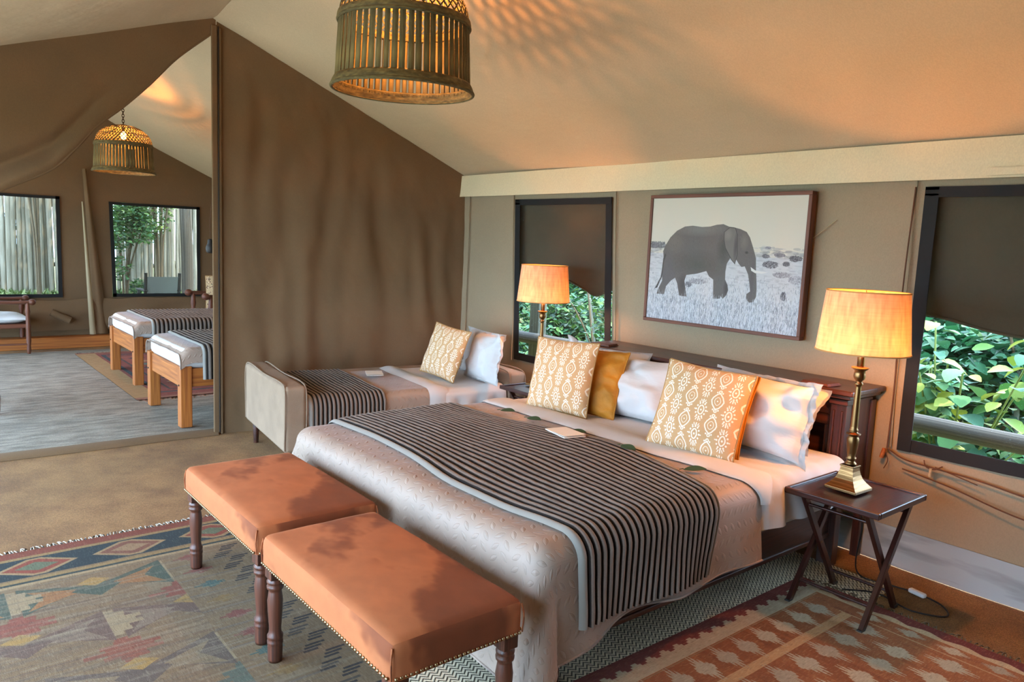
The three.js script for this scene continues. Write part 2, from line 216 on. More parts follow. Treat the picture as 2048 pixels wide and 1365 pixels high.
// canvas storm blinds hanging outside the upper half of the two windows
{
  const lowA = (s) => { const x = lerp(1.05, 2.27, s), a = x < 1.93 ? 1.235 + 0.16 * Math.pow(clamp((1.93 - x) / 0.5), 0.8) - 0.1 * smooth(1.5, 1.1, x) : 1.235 + 0.075 * smooth(1.93, 2.2, x); return a; };
  const blind = (x0, x1, low, sd) => sheet(40, 24, (s, t) => { const x = lerp(x0, x1, s), y = lerp(low(s), 2.0, t); return [x, y, -0.035 - 0.03 * (1 - t) - 0.03 * wob(x * 3, y * 2, sd) * (1 - t) - 0.02 * smooth(0.16, 0, t), x, y]; }, 0.006);
  const b1 = thing('window_blind', 'dark brown canvas blind with a pointed sagging hem, behind the small lamp', 'blind', [0, 0, 0], 0);
  part('cloth', blind(1.04, 2.28, lowA, 31), mBlind, b1); part('hem', tube(Array.from({ length: 25 }, (_, i) => [lerp(1.04, 2.28, i / 24), lowA(i / 24) + 0.004, -0.085]), 0.007, 60, 6), mBlind, b1);
  const lowB = (s) => { const x = lerp(4.29, 5.53, s); return 1.318 - 0.1 * (x - 4.36) + 0.012 * Math.sin(x * 9); };
  const b2 = thing('window_blind', 'dark brown canvas blind lowered over the window beside the bedside table', 'blind', [0, 0, 0], 0);
  part('cloth', blind(4.29, 5.53, lowB, 37), mBlind, b2); part('hem', tube(Array.from({ length: 25 }, (_, i) => [lerp(4.29, 5.53, i / 24), lowB(i / 24) + 0.004, -0.085]), 0.009, 60, 6), mBlind, b2);
}
// partition: the hanging canvas to the right of the pole, with heavy folds
{
  const vn = (a, b) => clamp(wob(a, b, 31) + 0.5);
  const fold = (z, y, top) => { const d = (top - y), k = smooth(0.05, 0.7, d) * smooth(2.1, 1.7, z); const c = z + 0.13 * d * smooth(1.4, 0.2, z);
    return 0.7 * k * (0.016 * Math.sin(c * 11 + 7 * wob(z * 2.1, y * 0.9, 3)) * (0.4 + 1.6 * vn(z * 1.3, y * 0.7)) + 0.012 * Math.sin(c * 27 + 1 + 9 * wob(z * 1.6, y * 0.8, 5)) * (0.3 + 1.5 * vn(z * 1.7 + 5, y * 0.8)) + 0.07 * wob(c * 4 + 1, y * 0.9, 6)) + 0.012 * wob(z * 9, y * 7, 8); };
  struct('wall_partition', sheet(180, 90, (s, t) => { const z = lerp(2.1, -0.02, s), top = roofY(z, 0.02) + 0.01, y = lerp(0.0, top, t); return [partX(z) + fold(z, y, top) * smooth(0, 0.04, s), y, z, z, y]; }, 0.008), mPart, 'brown canvas partition hanging in folds between the rooms');
  struct('trim_9', [bx(0.022, 3.13, 0.045, 0.016, 1.565, 2.125, 0.009), bx(0.02, 3.11, 0.02, 0.02, 1.555, 2.085, 0.008)], mPart, 'canvas sleeve along the edge of the partition opening');
  struct('trim_10', tube([[0.03, 3.12, 2.098], [0.034, 2, 2.104], [0.034, 1, 2.106], [0.03, 0.02, 2.104]], 0.004, 30, 5), mCord, 'dark zip along the partition edge');
  struct('trim_11', [sheet(60, 10, (s, t) => { const a = t * Math.PI, z = lerp(2.12, 5.0, s); return [-0.04 + 0.085 * -Math.cos(a) + 0.02 * wob(z * 2, 1, 4), 0.002 + 0.03 * Math.sin(a), z, z, t * 0.2]; })], mPart, 'canvas sill flap across the partition opening');
}
// flap of the doorway drawn up and tied back to the left
{
  const hem = [[2.1, 3.1], [2.164, 3.043], [2.392, 2.837], [2.574, 2.628], [2.75, 2.446], [2.92, 2.29], [3.059, 2.12], [3.19, 1.98], [3.49, 1.81], [4.0, 1.52], [4.6, 1.25], [5.3, 1.0]];
  const hemY = (z) => { for (let i = 0; i < hem.length - 1; i++) if (z <= hem[i + 1][0]) return lerp(hem[i][1], hem[i + 1][1], (z - hem[i][0]) / (hem[i + 1][0] - hem[i][0])); return 1; };
  const flap = thing('door_flap', 'brown canvas door flap drawn up and back from the pole', 'curtain');
  part('cloth', sheet(120, 40, (s, t) => { const z = lerp(2.11, FRONT_Z, s), top = roofY(z, 0), lo = hemY(z), y = lerp(lo, top + 0.01, t), w = smooth(2.6, 3.4, z); const d = y - lo;
    return [0.0 + w * (0.07 * Math.exp(-((d - 0.03) ** 2) / 0.004) - 0.05 * Math.exp(-((d - 0.16) ** 2) / 0.003)) + 0.02 * wob(z * 2, y * 3, 11), y, z, z, y]; }, 0.008), mPart, flap);
  part('hem', tube(hem.map(([z, y]) => [0.005 + 0.05 * smooth(2.6, 3.4, z), y, z]), 0.009, 80, 8), mPart, flap);
}
// gable wall of the far room with two windows and a laced door slit between them
const farAt = (z, y) => [FAR_X + 0.012 * wob(z * 2, y * 2, 21) + 0.03 * smooth(0.7, 0.3, y) * wob(z * 5, y * 6, 23), y, z, z, y];
{
  struct('wall_left', wallGrid([0, 0.585, 1.745, 2.345, 3.75, FRONT_Z], [0, 0.655, 1.945, (z) => roofY(z, -5) + 0.01], (i, j) => j === 1 && (i === 1 || i === 3), (z, y) => farAt(z, y), 14, 12, -0.012), mPart, 'brown canvas gable wall of the far room');
  windowOn(3, 'net window of the far room looking onto the garden chair', (z, y) => [FAR_X + 0.012, y, z], (y) => 0.585, (y) => 1.745 + 0.02 * (y - 0.65), 0.655, 1.945, 0.045, { out: [1, 0], mat: mNetFar });
  windowOn(4, 'net window of the far room looking onto the pole fence', (z, y) => [FAR_X + 0.012, y, z], (y) => 2.345, (y) => 3.75, 0.655, 1.97, 0.045, { out: [1, 0], mat: mNetFar });
  // timber step along the gable
  struct('trim_12', [bx(0.2, 0.15, FRONT_Z - 0.1, FAR_X + 0.13, 0.075, FRONT_Z / 2, 0.012)], mPine, 'timber step along the gable wall');
  // gathered canvas below the windows
  struct('trim_13', sheet(140, 20, (s, t) => { const z = lerp(0.1, 5.2, s), y = lerp(0.22, 0.63, t), e = Math.sin(t * Math.PI); return [FAR_X + 0.045 + e * (0.05 + 0.09 * wob(z * 2.3 + y * 2, y * 4, 25)), y + 0.05 * wob(z * 3, t, 27), z, z, y]; }, 0.006), mPart, 'loose gathered canvas under the gable windows');
}
{
  const zip = thing('door_flap', 'pale edge of the laced canvas door between the two far windows', 'curtain');
  part('pale_edge', sheet(4, 40, (s, t) => { const y = lerp(0.16, 1.92, t), w = lerp(0.075, 0.02, t); return [FAR_X + 0.12 + 0.02 * Math.sin(s * 3.1), y, lerp(2.02, 2.1, t) + w * (0.5 - s) , s * 0.2, y]; }, 0.01), Std({ color: '#9c8c6e' }), zip);
  part('fold', sheet(8, 40, (s, t) => { const y = lerp(0.16, 2.35, t), w = lerp(0.16, 0.05, t); return [FAR_X + 0.05 + 0.05 * Math.sin(s * 3.1), y, lerp(1.98, 2.08, t) - w * s, s * 0.2, y]; }, 0.008), mPart, zip);
  solo('roll_tie', [rod(V(FAR_X + 0.14, 0.47, 2.5), V(FAR_X + 0.17, 0.36, 2.29), 0.045, 14)], mPart, 'rolled end of loose canvas under the fence window', 'canvas roll');
}
// front side with its two wide open doorways, and the gable behind the camera
struct('wall_front', wallGrid([FAR_X, -5.3, -0.1, 0.1, 5.5, END_X], [0, 2.06, 2.2], (i, j) => j === 0 && (i === 1 || i === 3), (x, y) => [x, y, FRONT_Z, x, y], 4, 4, 0.012), mPart, 'canvas front wall with open doorways');
struct('wall_right', wallGrid([0, FRONT_Z], [0, 2.0, (z) => roofY(z, 8) + 0.02], () => false, (z, y) => [END_X, y, z, z, y], 20, 4, 0.012), mPart, 'canvas gable wall behind the camera');
// ridge pole at the partition, hidden in its sleeve
// ---------------------------------------------------------------- the large bed
// cloth over a box: flat cloth coordinate d beyond the top edge folds down over a fillet
const foldDown = (d, rf, flare) => { const q = rf * Math.PI / 2; if (d <= q) { const a = d / rf; return [rf * Math.sin(a), rf * (1 - Math.cos(a))]; } const e = d - q; return [rf + flare * e, rf + e * Math.sqrt(1 - flare * flare)]; };
const BX0 = 2.3, BX1 = 4.15, BZ1 = 2.36, BTOP = 0.605, BRF = 0.085;
const bedPuff = (x, z) => 0.02 * wob(x * 2.2, z * 2.2, 41) - 0.012 * smooth(1.9, 2.36, z);
// quilt: a flat top and a skirt round three sides
{
  const g = [], ZH = 1.14;
  g.push(sheet(96, 64, (s, t) => { const x = lerp(BX0, BX1, s), z = lerp(BZ1, ZH, t); return [x, BTOP + bedPuff(x, z), z, x, z]; }));
  const path = [];                                               // anchor x z and outward direction, right side, foot, left side
  const push = (x, z, a) => path.push([x, z, a]);
  for (let i = 0; i <= 56; i++) push(BX1, lerp(ZH, BZ1, i / 56), 0);
  for (let i = 1; i < 26; i++) push(BX1, BZ1, i / 26 * 90);
  for (let i = 0; i <= 90; i++) push(lerp(BX1, BX0, i / 90), BZ1, 90);
  for (let i = 1; i < 26; i++) push(BX0, BZ1, 90 + i / 26 * 90);
  for (let i = 0; i <= 56; i++) push(BX0, lerp(BZ1, ZH, i / 56), 180);
  const n = path.length - 1, hangL = (a, z) => a <= 0 ? lerp(0.4, 0.475, smooth(1.95, 2.36, z)) + 0.014 * Math.sin(z * 9) * smooth(2.3, 2.1, z) : a <= 90 ? lerp(0.475, 0.55, a / 90) : a < 180 ? lerp(0.55, 0.5, (a - 90) / 90) : 0.5;
  g.push(sheet(n, 44, (s, t) => {
    const [ax, az, a] = path[Math.round(s * n)], r = R(a), dx = Math.cos(r), dz = Math.sin(r), corner = Math.sin(2 * r) * (a > 0 && a < 180 && a !== 90 ? 1 : 0), c = Math.abs(corner);
    const L = hangL(a, az), d = t * L, [o, h] = foldDown(d, BRF, 0.05 + 0.2 * c);
    const k = smooth(0.12, 0.5, d), ss = a === 0 ? az : a === 90 ? ax : 9 + a / 20;
    const wave = k * ((c > 0 ? 0 : 0.018 * smooth(2.36, 2.1, a === 90 ? 0 : az)) * Math.sin(ss * (a === 90 ? 5 : 11) + (a === 0 ? 1.3 : 0)) + (1 - c) * 0.03 * wob(ss * 4, d * 3, 43) * (c > 0 ? 0 : 1) + 0.045 * c * c);
    return [ax + dx * (o + wave), BTOP + bedPuff(ax, az) * smooth(0.3, 0, d) - h, az + dz * (o + wave), ax + dx * d, az + dz * d];
  }));
  const q = mergeVertices(merge(g.map((q) => { q.deleteAttribute('normal'); return q; })).deleteAttribute('normal'), 1e-4); q.computeVertexNormals();
  const quilt = thing('quilt', 'taupe quilt embossed with leaves hanging to the floor around the large bed', 'bedspread');
  part('cover', q, mQuilt, quilt);
  part('edge_piping', tube(path.filter((_, i) => i % 3 === 0 || i === n).map(([ax, az, a]) => { const r = R(a), c = a > 0 && a < 180 && a !== 90 ? Math.abs(Math.sin(2 * r)) : 0, L = hangL(a, az), [o, h] = foldDown(L, BRF, 0.05 + 0.2 * c), ss = a === 0 ? az : a === 90 ? ax : 9 + a / 20; const w = (c > 0 ? 0 : 0.018 * smooth(2.36, 2.1, a === 90 ? 0 : az)) * Math.sin(ss * (a === 90 ? 5 : 11) + (a === 0 ? 1.3 : 0)) + (c > 0 ? 0 : 0.03) * wob(ss * 4, L * 3, 43) + 0.045 * c * c; return [ax + Math.cos(r) * (o + w), BTOP - h, az + Math.sin(r) * (o + w)]; }), 0.005, 260, 6), mQuilt, quilt);
}
// point of the bed's cross-section: t in metres of cloth from the left hem, lift = distance above the quilt
const crossPath = (x0, x1, top, rf, hl, hr, flare = 0.05) => { const W = x1 - x0; return { len: hl + W + hr, at(t, z, lift, puff = () => 0) {
  let p, n; if (t < hl) { const d = hl - t, [o, h] = foldDown(d, rf, flare), a = Math.min(d / rf, Math.PI / 2); p = [x0 - o, top - h]; n = [-Math.sin(a), Math.cos(a)]; p[1] += puff(x0, z) * smooth(0.3, 0, d); }
  else if (t <= hl + W) { const x = x0 + t - hl; p = [x, top + puff(x, z)]; n = [0, 1]; }
  else { const d = t - hl - W, [o, h] = foldDown(d, rf, flare), a = Math.min(d / rf, Math.PI / 2); p = [x1 + o, top - h]; n = [Math.sin(a), Math.cos(a)]; p[1] += puff(x1, z) * smooth(0.3, 0, d); }
  return [p[0] + n[0] * lift, p[1] + n[1] * lift]; } }; };
// a ribbed plush throw: ribs run across the bed, every rib a real ridge
function ribbed(path, zA, zB, ribs, amp, nt, puff, extraSide = () => 0, per = 8) {
  return sheet(nt, ribs * per, (s, t) => { const tt = s * path.len, z = lerp(zA(s), zB(s), t), e = Math.abs(Math.sin(t * ribs * Math.PI)), lift = 0.006 + amp * Math.sqrt(e) + 0.003 * wob(tt * 20, t * ribs * 0.7, 3); const [x, y] = path.at(tt, z, lift + extraSide(tt, z), puff); return [x, y, z, tt, t * ribs / 8]; });
}
{
  const path = crossPath(BX0, BX1, BTOP, BRF, 0.12, 0.368);
  const L = path.len, side = (t, z) => { const d = t - 0.12 - (BX1 - BX0); return d > 0 ? smooth(0.12, 0.5, d) * (0.018 * smooth(2.36, 2.1, z) * Math.sin(z * 11 + 1.3) + 0.03 * wob(z * 4, d * 3, 43)) : 0; };
  const zA = (s) => { const x = BX0 - 0.12 + s * L; return 2.2 + 0.05 * smooth(2.4, 4.2, x) + 0.02 * Math.sin(x * 4) + 0.02 * wob(x * 2, 1, 51); };
  const zB = (s) => { const x = BX0 - 0.12 + s * L; return 1.44 - 0.19 * Math.exp(-((x - 3.45) ** 2) / 0.25) + 0.05 * smooth(3.9, 4.3, x) + 0.04 * smooth(4.2, 4.6, x); };
  const th = thing('throw_blanket', 'grey brown ribbed plush throw laid across the foot of the large bed', 'blanket');
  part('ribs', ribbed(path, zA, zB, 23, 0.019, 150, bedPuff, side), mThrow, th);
  const hem = (z, w, sgn) => sheet(150, 6, (s, t) => { const tt = s * L, zz = z(s) + sgn * (t * w), lift = 0.004 + 0.013 * Math.sin(t * Math.PI) + 0.003; const [x, y] = path.at(tt, zz, lift + side(tt, zz), bedPuff); return [x, y, zz, tt, t]; }, 0.002);
  part('hem', hem(zA, 0.042, 1), mThrowHem, th); part('hem', hem(zB, 0.02, -1), mThrowHem, th);
}
// mattress, sheet and its turned-down band
{
  const m = thing('mattress', 'thick white mattress of the large bed', 'mattress');
  part('body', bx(1.92, 0.27, 2.04, (BX0 + BX1) / 2, 0.445, 1.36, 0.07), mLinen, m);
  part('piping', [loop(2.262, 4.188, 0.545, 0.337, 2.383, 0.07, 0.006)], mLinen, m);
  const path = crossPath(BX0 - 0.01, BX1 + 0.005, 0.595, 0.075, 0.25, 0.25, 0.07);
  const sh = thing('bed_sheet', 'white sheet at the pillow end, turned down over the quilt edge', 'bed sheet');
  part('sheet', sheet(170, 60, (s, t) => { const tt = s * path.len, z = lerp(1.2, 0.36, t), d = tt - 0.25 - (BX1 - BX0 + 0.015), l = z > 1.1 ? -0.004 : d > 0 ? smooth(0.05, 0.3, d) * 0.02 * Math.sin(z * 26 + 2 * wob(z * 5, d * 4, 3)) + 0.01 * smooth(0.05, 0.2, d) : 0; const [x, y] = path.at(tt, z, 0.002 + l + 0.006 * wob(tt * 4, z * 5, 61) + 0.004 * Math.sin(z * 50 + tt * 4) * smooth(0.6, 0.2, Math.abs(tt - 2.3)) ); return [x, y, z, tt, z]; }, 0.003), mLinen, sh);
  const p2 = crossPath(BX0, BX1, BTOP, BRF, 0.22, 0.14, 0.06);
  part('turned_down_band', sheet(170, 22, (s, t) => { const tt = s * p2.len, wv = 0.02 * wob(tt * 2, 1, 63), kk = smooth(0, 0.14, Math.max(0.22 - tt, tt - 0.22 - (BX1 - BX0))), z = lerp(1.2 - 0.045 * kk, 0.98 + 0.1 * kk, t) + wv, lift = 0.006 + 0.02 * Math.pow(Math.sin(Math.min(1, t * 1.03) * Math.PI), 0.5) * (0.75 + 0.5 * wob(tt * 3, t * 2, 65)); const [x, y] = p2.at(tt, z, lift, bedPuff); return [x, y, z, tt, z]; }), mLinen, sh);
}
// frame and headboard of dark wood
{
  const b = thing('wooden_bed', 'large dark wooden bed with a panelled headboard and flat shelf top', 'bed', [0, 0, 0]);
  const H = 0.93, zb = 0.06, zf = 0.3, x0 = 2.3, x1 = 4.2;
  part('shelf_top', [bx(x1 - x0 + 0.06, 0.028, 0.37, (x0 + x1) / 2 , H + 0.0, 0.2, 0.008), bx(x1 - x0 + 0.02, 0.022, 0.34, (x0 + x1) / 2, H - 0.024, 0.195, 0.006)], mDark, b);
  part('frieze', bx(x1 - x0 - 0.14, 0.1, 0.03, (x0 + x1) / 2, H - 0.085, 0.285, 0.004), mDark, b);
  for (const x of [x0 + 0.05, x1 - 0.06]) { const p = part('post', [bx(0.085, H - 0.04, 0.06, x, (H - 0.04) / 2, 0.305, 0.005), bx(0.1, 0.03, 0.07, x, H - 0.055, 0.308, 0.005)], mDark, b); part('fluting', [bx(0.012, 0.3, 0.01, x - 0.022, 0.68, 0.336, 0.004), bx(0.012, 0.3, 0.01, x + 0.022, 0.68, 0.336, 0.004)], mDark, p); }
  for (const x of [x0 + 0.02, x1 - 0.025]) part('end_panel', [bx(0.04, H - 0.06, 0.05, x, (H - 0.06) / 2, 0.06, 0.004), bx(0.022, H - 0.4, 0.2, x, 0.62, 0.16, 0.003)], mDark, b);
  part('back_panel', bx(x1 - x0 - 0.1, 0.62, 0.018, (x0 + x1) / 2, 0.55, 0.2, 0.003), mDark, b);
  for (let i = 0; i < 6; i++) { const x = lerp(x0 + 0.1, x1 - 0.12, (i + 0.5) / 6); const p = part('upright', [bx(0.09, 0.52, 0.03, x + 0.155, 0.56, 0.272, 0.004)], mDark, b); part('groove_bead', [bx(0.01, 0.34, 0.008, x + 0.14, 0.6, 0.288, 0.003), bx(0.01, 0.34, 0.008, x + 0.17, 0.6, 0.288, 0.003)], mDark, p); }
  part('cross_rail', [bx(x1 - x0 - 0.14, 0.07, 0.035, (x0 + x1) / 2, 0.77, 0.275, 0.004), bx(x1 - x0 - 0.14, 0.09, 0.035, (x0 + x1) / 2, 0.5, 0.275, 0.004)], mDark, b);
  for (const x of [2.3, 4.13]) part('side_rail', [bx(0.04, 0.17, 2.05, x, 0.235, 1.34, 0.006), bx(0.055, 0.025, 2.05, x, 0.165, 1.34, 0.006)], mDark, b);
  for (const x of [2.3, 4.1]) part('foot_post', bx(0.09, 0.3, 0.09, x, 0.15, 2.28, 0.01), mDark, b);
  part('foot_rail', bx(1.86, 0.17, 0.04, 3.21, 0.235, 2.34, 0.006), mDark, b);
  for (let i = 0; i < 5; i++) part('bed_slat', bx(1.84, 0.02, 0.12, 3.21, 0.3, 0.5 + i * 0.42, 0.004), mDark, b);
}
// small things on the bed and on the headboard
solo('card', [bx(0.2, 0.004, 0.13, 0, 0, 0, 0.001).rotateY(R(-12)).translate(3.2, 0.632, 1.36), bx(0.2, 0.002, 0.13, 0, 0, 0, 0.001).rotateZ(R(2)).rotateY(R(-12)).translate(3.2, 0.638, 1.36)], mPaper, 'folded white card lying on the quilt of the large bed', 'card');
{
  const leafG = (L, W) => sheet(10, 6, (s, t) => { const w = Math.pow(Math.sin(Math.min(1, s * 1.02) * Math.PI), 0.8) * W; return [(s - 0.5) * L, 0.004 * Math.sin(s * 3) + 0.2 * Math.abs(t - 0.5) * w, (t - 0.5) * 2 * w, s, t]; }, 0.0012);
  const spots = [[2.62, 1.235, 20, 'leftmost'], [2.86, 1.235, 10, 'second from left'], [3.2, 1.225, 25, 'middle one'], [3.56, 1.225, 0, 'second from right'], [3.975, 1.235, 35, 'rightmost']];
  const src = thing('leaf', 'x', 'leaf', [0, 0, 0]); part('blade', leafG(0.105, 0.026), mLeafItem, src); part('stalk', tube([[-0.05, 0.006, 0], [-0.07, 0.004, 0.004]], 0.0018, 6, 5), mLeafItem, src);
  spots.forEach(([x, z, a, w], i) => { const o = i ? dup(src, [x, 0.624, z + 0.045], R(a)) : src; o.position.set(x, 0.624, z + 0.045); o.rotation.set(R(14), R(a), 0); o.userData = { label: `dark green leaf beside the sheet fold, ${w} of the five`, category: 'leaf', group: 'leaves along the sheet fold' }; });
}
{
  const c = thing('coaster', 'wooden coaster on the left end of the headboard shelf', 'coaster', [2.45, 0.946, 0.31], R(10)); part('board', bx(0.15, 0.014, 0.11, 0, 0.007, 0, 0.004), mFrame, c); part('rim', bx(0.16, 0.006, 0.12, 0, 0.003, 0, 0.002), mFrame, c);
  dup(c, [4.02, 0.946, 0.31], R(-6), 'wooden coaster on the right end of the headboard shelf');
}
// ---------------------------------------------------------------- benches at the foot of the bed
function makeBench(name, label, x0, x1, z0, z1) {
  const w = x1 - x0, d = z1 - z0, b = thing(name, label, 'bench', [(x0 + x1) / 2, 0, (z0 + z1) / 2], 0, 'suede benches at the foot of the bed');
  // upholstered top: rounded box swollen upward
  const g = new RoundedBoxGeometry(w, 0.115, d, 8, 0.022); const big = new THREE.BoxGeometry(w, 0.115, d, 48, 6, 26); const p = big.attributes.position;
  for (let i = 0; i < p.count; i++) { let x = p.getX(i), y = p.getY(i), z = p.getZ(i); const hxx = w / 2, hz = d / 2, r = 0.03; const qx = Math.max(Math.abs(x) - (hxx - r), 0), qz = Math.max(Math.abs(z) - (hz - r), 0), qy = Math.max(y - (0.0575 - r), 0), q = Math.hypot(qx, qy, qz), m = Math.max(qx, qy, qz); if (m > 0 && q > 0) { const k = m / q; x = Math.sign(x) * (Math.min(Math.abs(x), hxx - r) + qx * k); z = Math.sign(z) * (Math.min(Math.abs(z), hz - r) + qz * k); y = Math.min(y, 0.0575 - r) + qy * k; }
    if (y > 0) y += 0.018 * (1 - (x / hxx) ** 2) * (1 - (z / hz) ** 2) + 0.006 * wob(x * 7 + x0, z * 7, 71); x += 0.004 * wob(y * 9, z * 6, 72) * (Math.abs(x) > hxx - 0.01 ? 1 : 0); p.setXYZ(i, x, y, z); }
  big.computeVertexNormals(); const seat = part('seat', metric(big, 0).translate(0, 0.4475, 0), mSuede, b);
  seat.geometry.computeVertexNormals(); { const mm = mergeVertices(seat.geometry.deleteAttribute('normal'), 1e-5); mm.computeVertexNormals(); seat.geometry = mm; }
  for (const [sx, sz] of [[-1, 1], [1, 1], [-1, -1], [1, -1]]) part('corner_seam', tube([[sx * (w / 2 - 0.004), 0.395, sz * (d / 2 - 0.004)], [sx * (w / 2 - 0.002), 0.45, sz * (d / 2 - 0.002)], [sx * (w / 2 - 0.008), 0.488, sz * (d / 2 - 0.008)]], 0.003, 14, 5), mSuede, b);
  const nails = []; const dome = new THREE.SphereGeometry(0.0058, 7, 4, 0, 6.3, 0, 1.6); const nl = (n, f) => { for (let i = 0; i < n; i++) nails.push(f((i + 0.5) / n)); };
  nl(Math.round(w / 0.017), (s) => dome.clone().rotateX(Math.PI / 2).translate(lerp(-w / 2 + 0.01, w / 2 - 0.01, s), 0.397, d / 2)); nl(Math.round(w / 0.017), (s) => dome.clone().rotateX(-Math.PI / 2).translate(lerp(-w / 2 + 0.01, w / 2 - 0.01, s), 0.397, -d / 2));
  nl(Math.round(d / 0.017), (s) => dome.clone().rotateZ(-Math.PI / 2).translate(w / 2, 0.397, lerp(-d / 2 + 0.01, d / 2 - 0.01, s))); nl(Math.round(d / 0.017), (s) => dome.clone().rotateZ(Math.PI / 2).translate(-w / 2, 0.397, lerp(-d / 2 + 0.01, d / 2 - 0.01, s)));
  const nm = part('nailheads', nails, mNail, b); nm.userData.kind = 'stuff';
  part('frame', [bx(w - 0.06, 0.05, d - 0.06, 0, 0.395, 0, 0.004)], mLeg, b);
  const prof = [[0.0, 0], [0.024, 0], [0.027, 0.012], [0.028, 0.06], [0.026, 0.066], [0.029, 0.072], [0.0295, 0.082], [0.025, 0.088], [0.029, 0.093], [0.0295, 0.104], [0.024, 0.112], [0.022, 0.13], [0.027, 0.2], [0.029, 0.24], [0.024, 0.275], [0.022, 0.282], [0.03, 0.288], [0.031, 0.298], [0.025, 0.305], [0.03, 0.309], [0.031, 0.318], [0.026, 0.324], [0.026, 0.33], [0, 0.33]];
  for (const [sx, sz] of [[-1, 1], [1, 1], [-1, -1], [1, -1]]) { const l = part('leg', [metric(lathe(prof, 26).translate(0, 0, 0), 1)], mLeg, b); l.position.set(sx * (w / 2 - 0.04), 0.012, sz * (d / 2 - 0.04)); part('block', bx(0.058, 0.065, 0.058, 0, 0.36, 0, 0.005, 1), mLeg, l); }
  return b;
}
makeBench('bench', 'orange brown suede bench with turned legs, farther one beside the sofa arm', 2.395, 3.3, 2.52, 3.045);
makeBench('bench', 'orange brown suede bench with a large darker nap mark, nearest the camera', 3.37, 4.315, 2.572, 3.052);
// ---------------------------------------------------------------- folding tray tables
function makeTrayTable(label, x0, x1, z0, z1, h) {
  const w = x1 - x0, d = z1 - z0, t = thing('tray_table', label, 'table', [(x0 + x1) / 2, 0, (z0 + z1) / 2]);
  const top = part('tray', bx(w - 0.01, 0.012, d - 0.01, 0, h - 0.012, 0, 0.003), mMahog, t);
  for (const [a, b, c, e] of [[0, d / 2 - 0.009, w, 0.018], [0, -d / 2 + 0.009, w, 0.018], [w / 2 - 0.009, 0, 0.018, d - 0.036], [-w / 2 + 0.009, 0, 0.018, d - 0.036]]) part('rim', bx(c, 0.028, e, a, h - 0.011, b, 0.005), mMahog, top);
  const y1 = h - 0.02, zi = d / 2 - 0.1, xl = w / 2 - 0.045;
  for (const s of [-1, 1]) { const xo = s * xl, xi = s * (xl - 0.026); part('leg', [bar(V(xo, 0.008, 0.185), V(xo, y1, -0.185), 0.022, 0.03)], mMahog, t); part('leg', [bar(V(xi, 0.008, -0.185), V(xi, y1, 0.185), 0.022, 0.03)], mMahog, t); part('pivot_bolt', rod(V(xo - s * -0.014, y1 / 2, 0), V(xi - s * 0.012, y1 / 2, 0), 0.006, 8), mBrass, t); }
  const k = (y, sgn) => sgn * 0.185 * (1 - 2 * y / y1);
  for (const [y, sg, xx] of [[0.1, 1, xl], [0.1, -1, xl - 0.026], [h - 0.075, 1, xl], [h - 0.075, -1, xl - 0.026]]) part('stretcher', rod(V(-xx, y, k(y, sg)), V(xx, y, k(y, sg)), 0.0075, 10), mMahog, t);
  const caps = []; for (const s of [-1, 1]) { caps.push([s * xl, 0.187], [s * (xl - 0.026), -0.187]); } for (const [x, z] of caps) part('foot_cap', bx(0.025, 0.018, 0.034, x, 0.011, z, 0.004), mCord, t);
  return t;
}
makeTrayTable('dark mahogany folding tray table at the right side of the large bed', 4.228, 4.66, 0.475, 0.945, 0.555);
makeTrayTable('dark wooden tray table under the small lamp, between the two beds', 1.66, 2.1, 0.12, 0.58, 0.55);
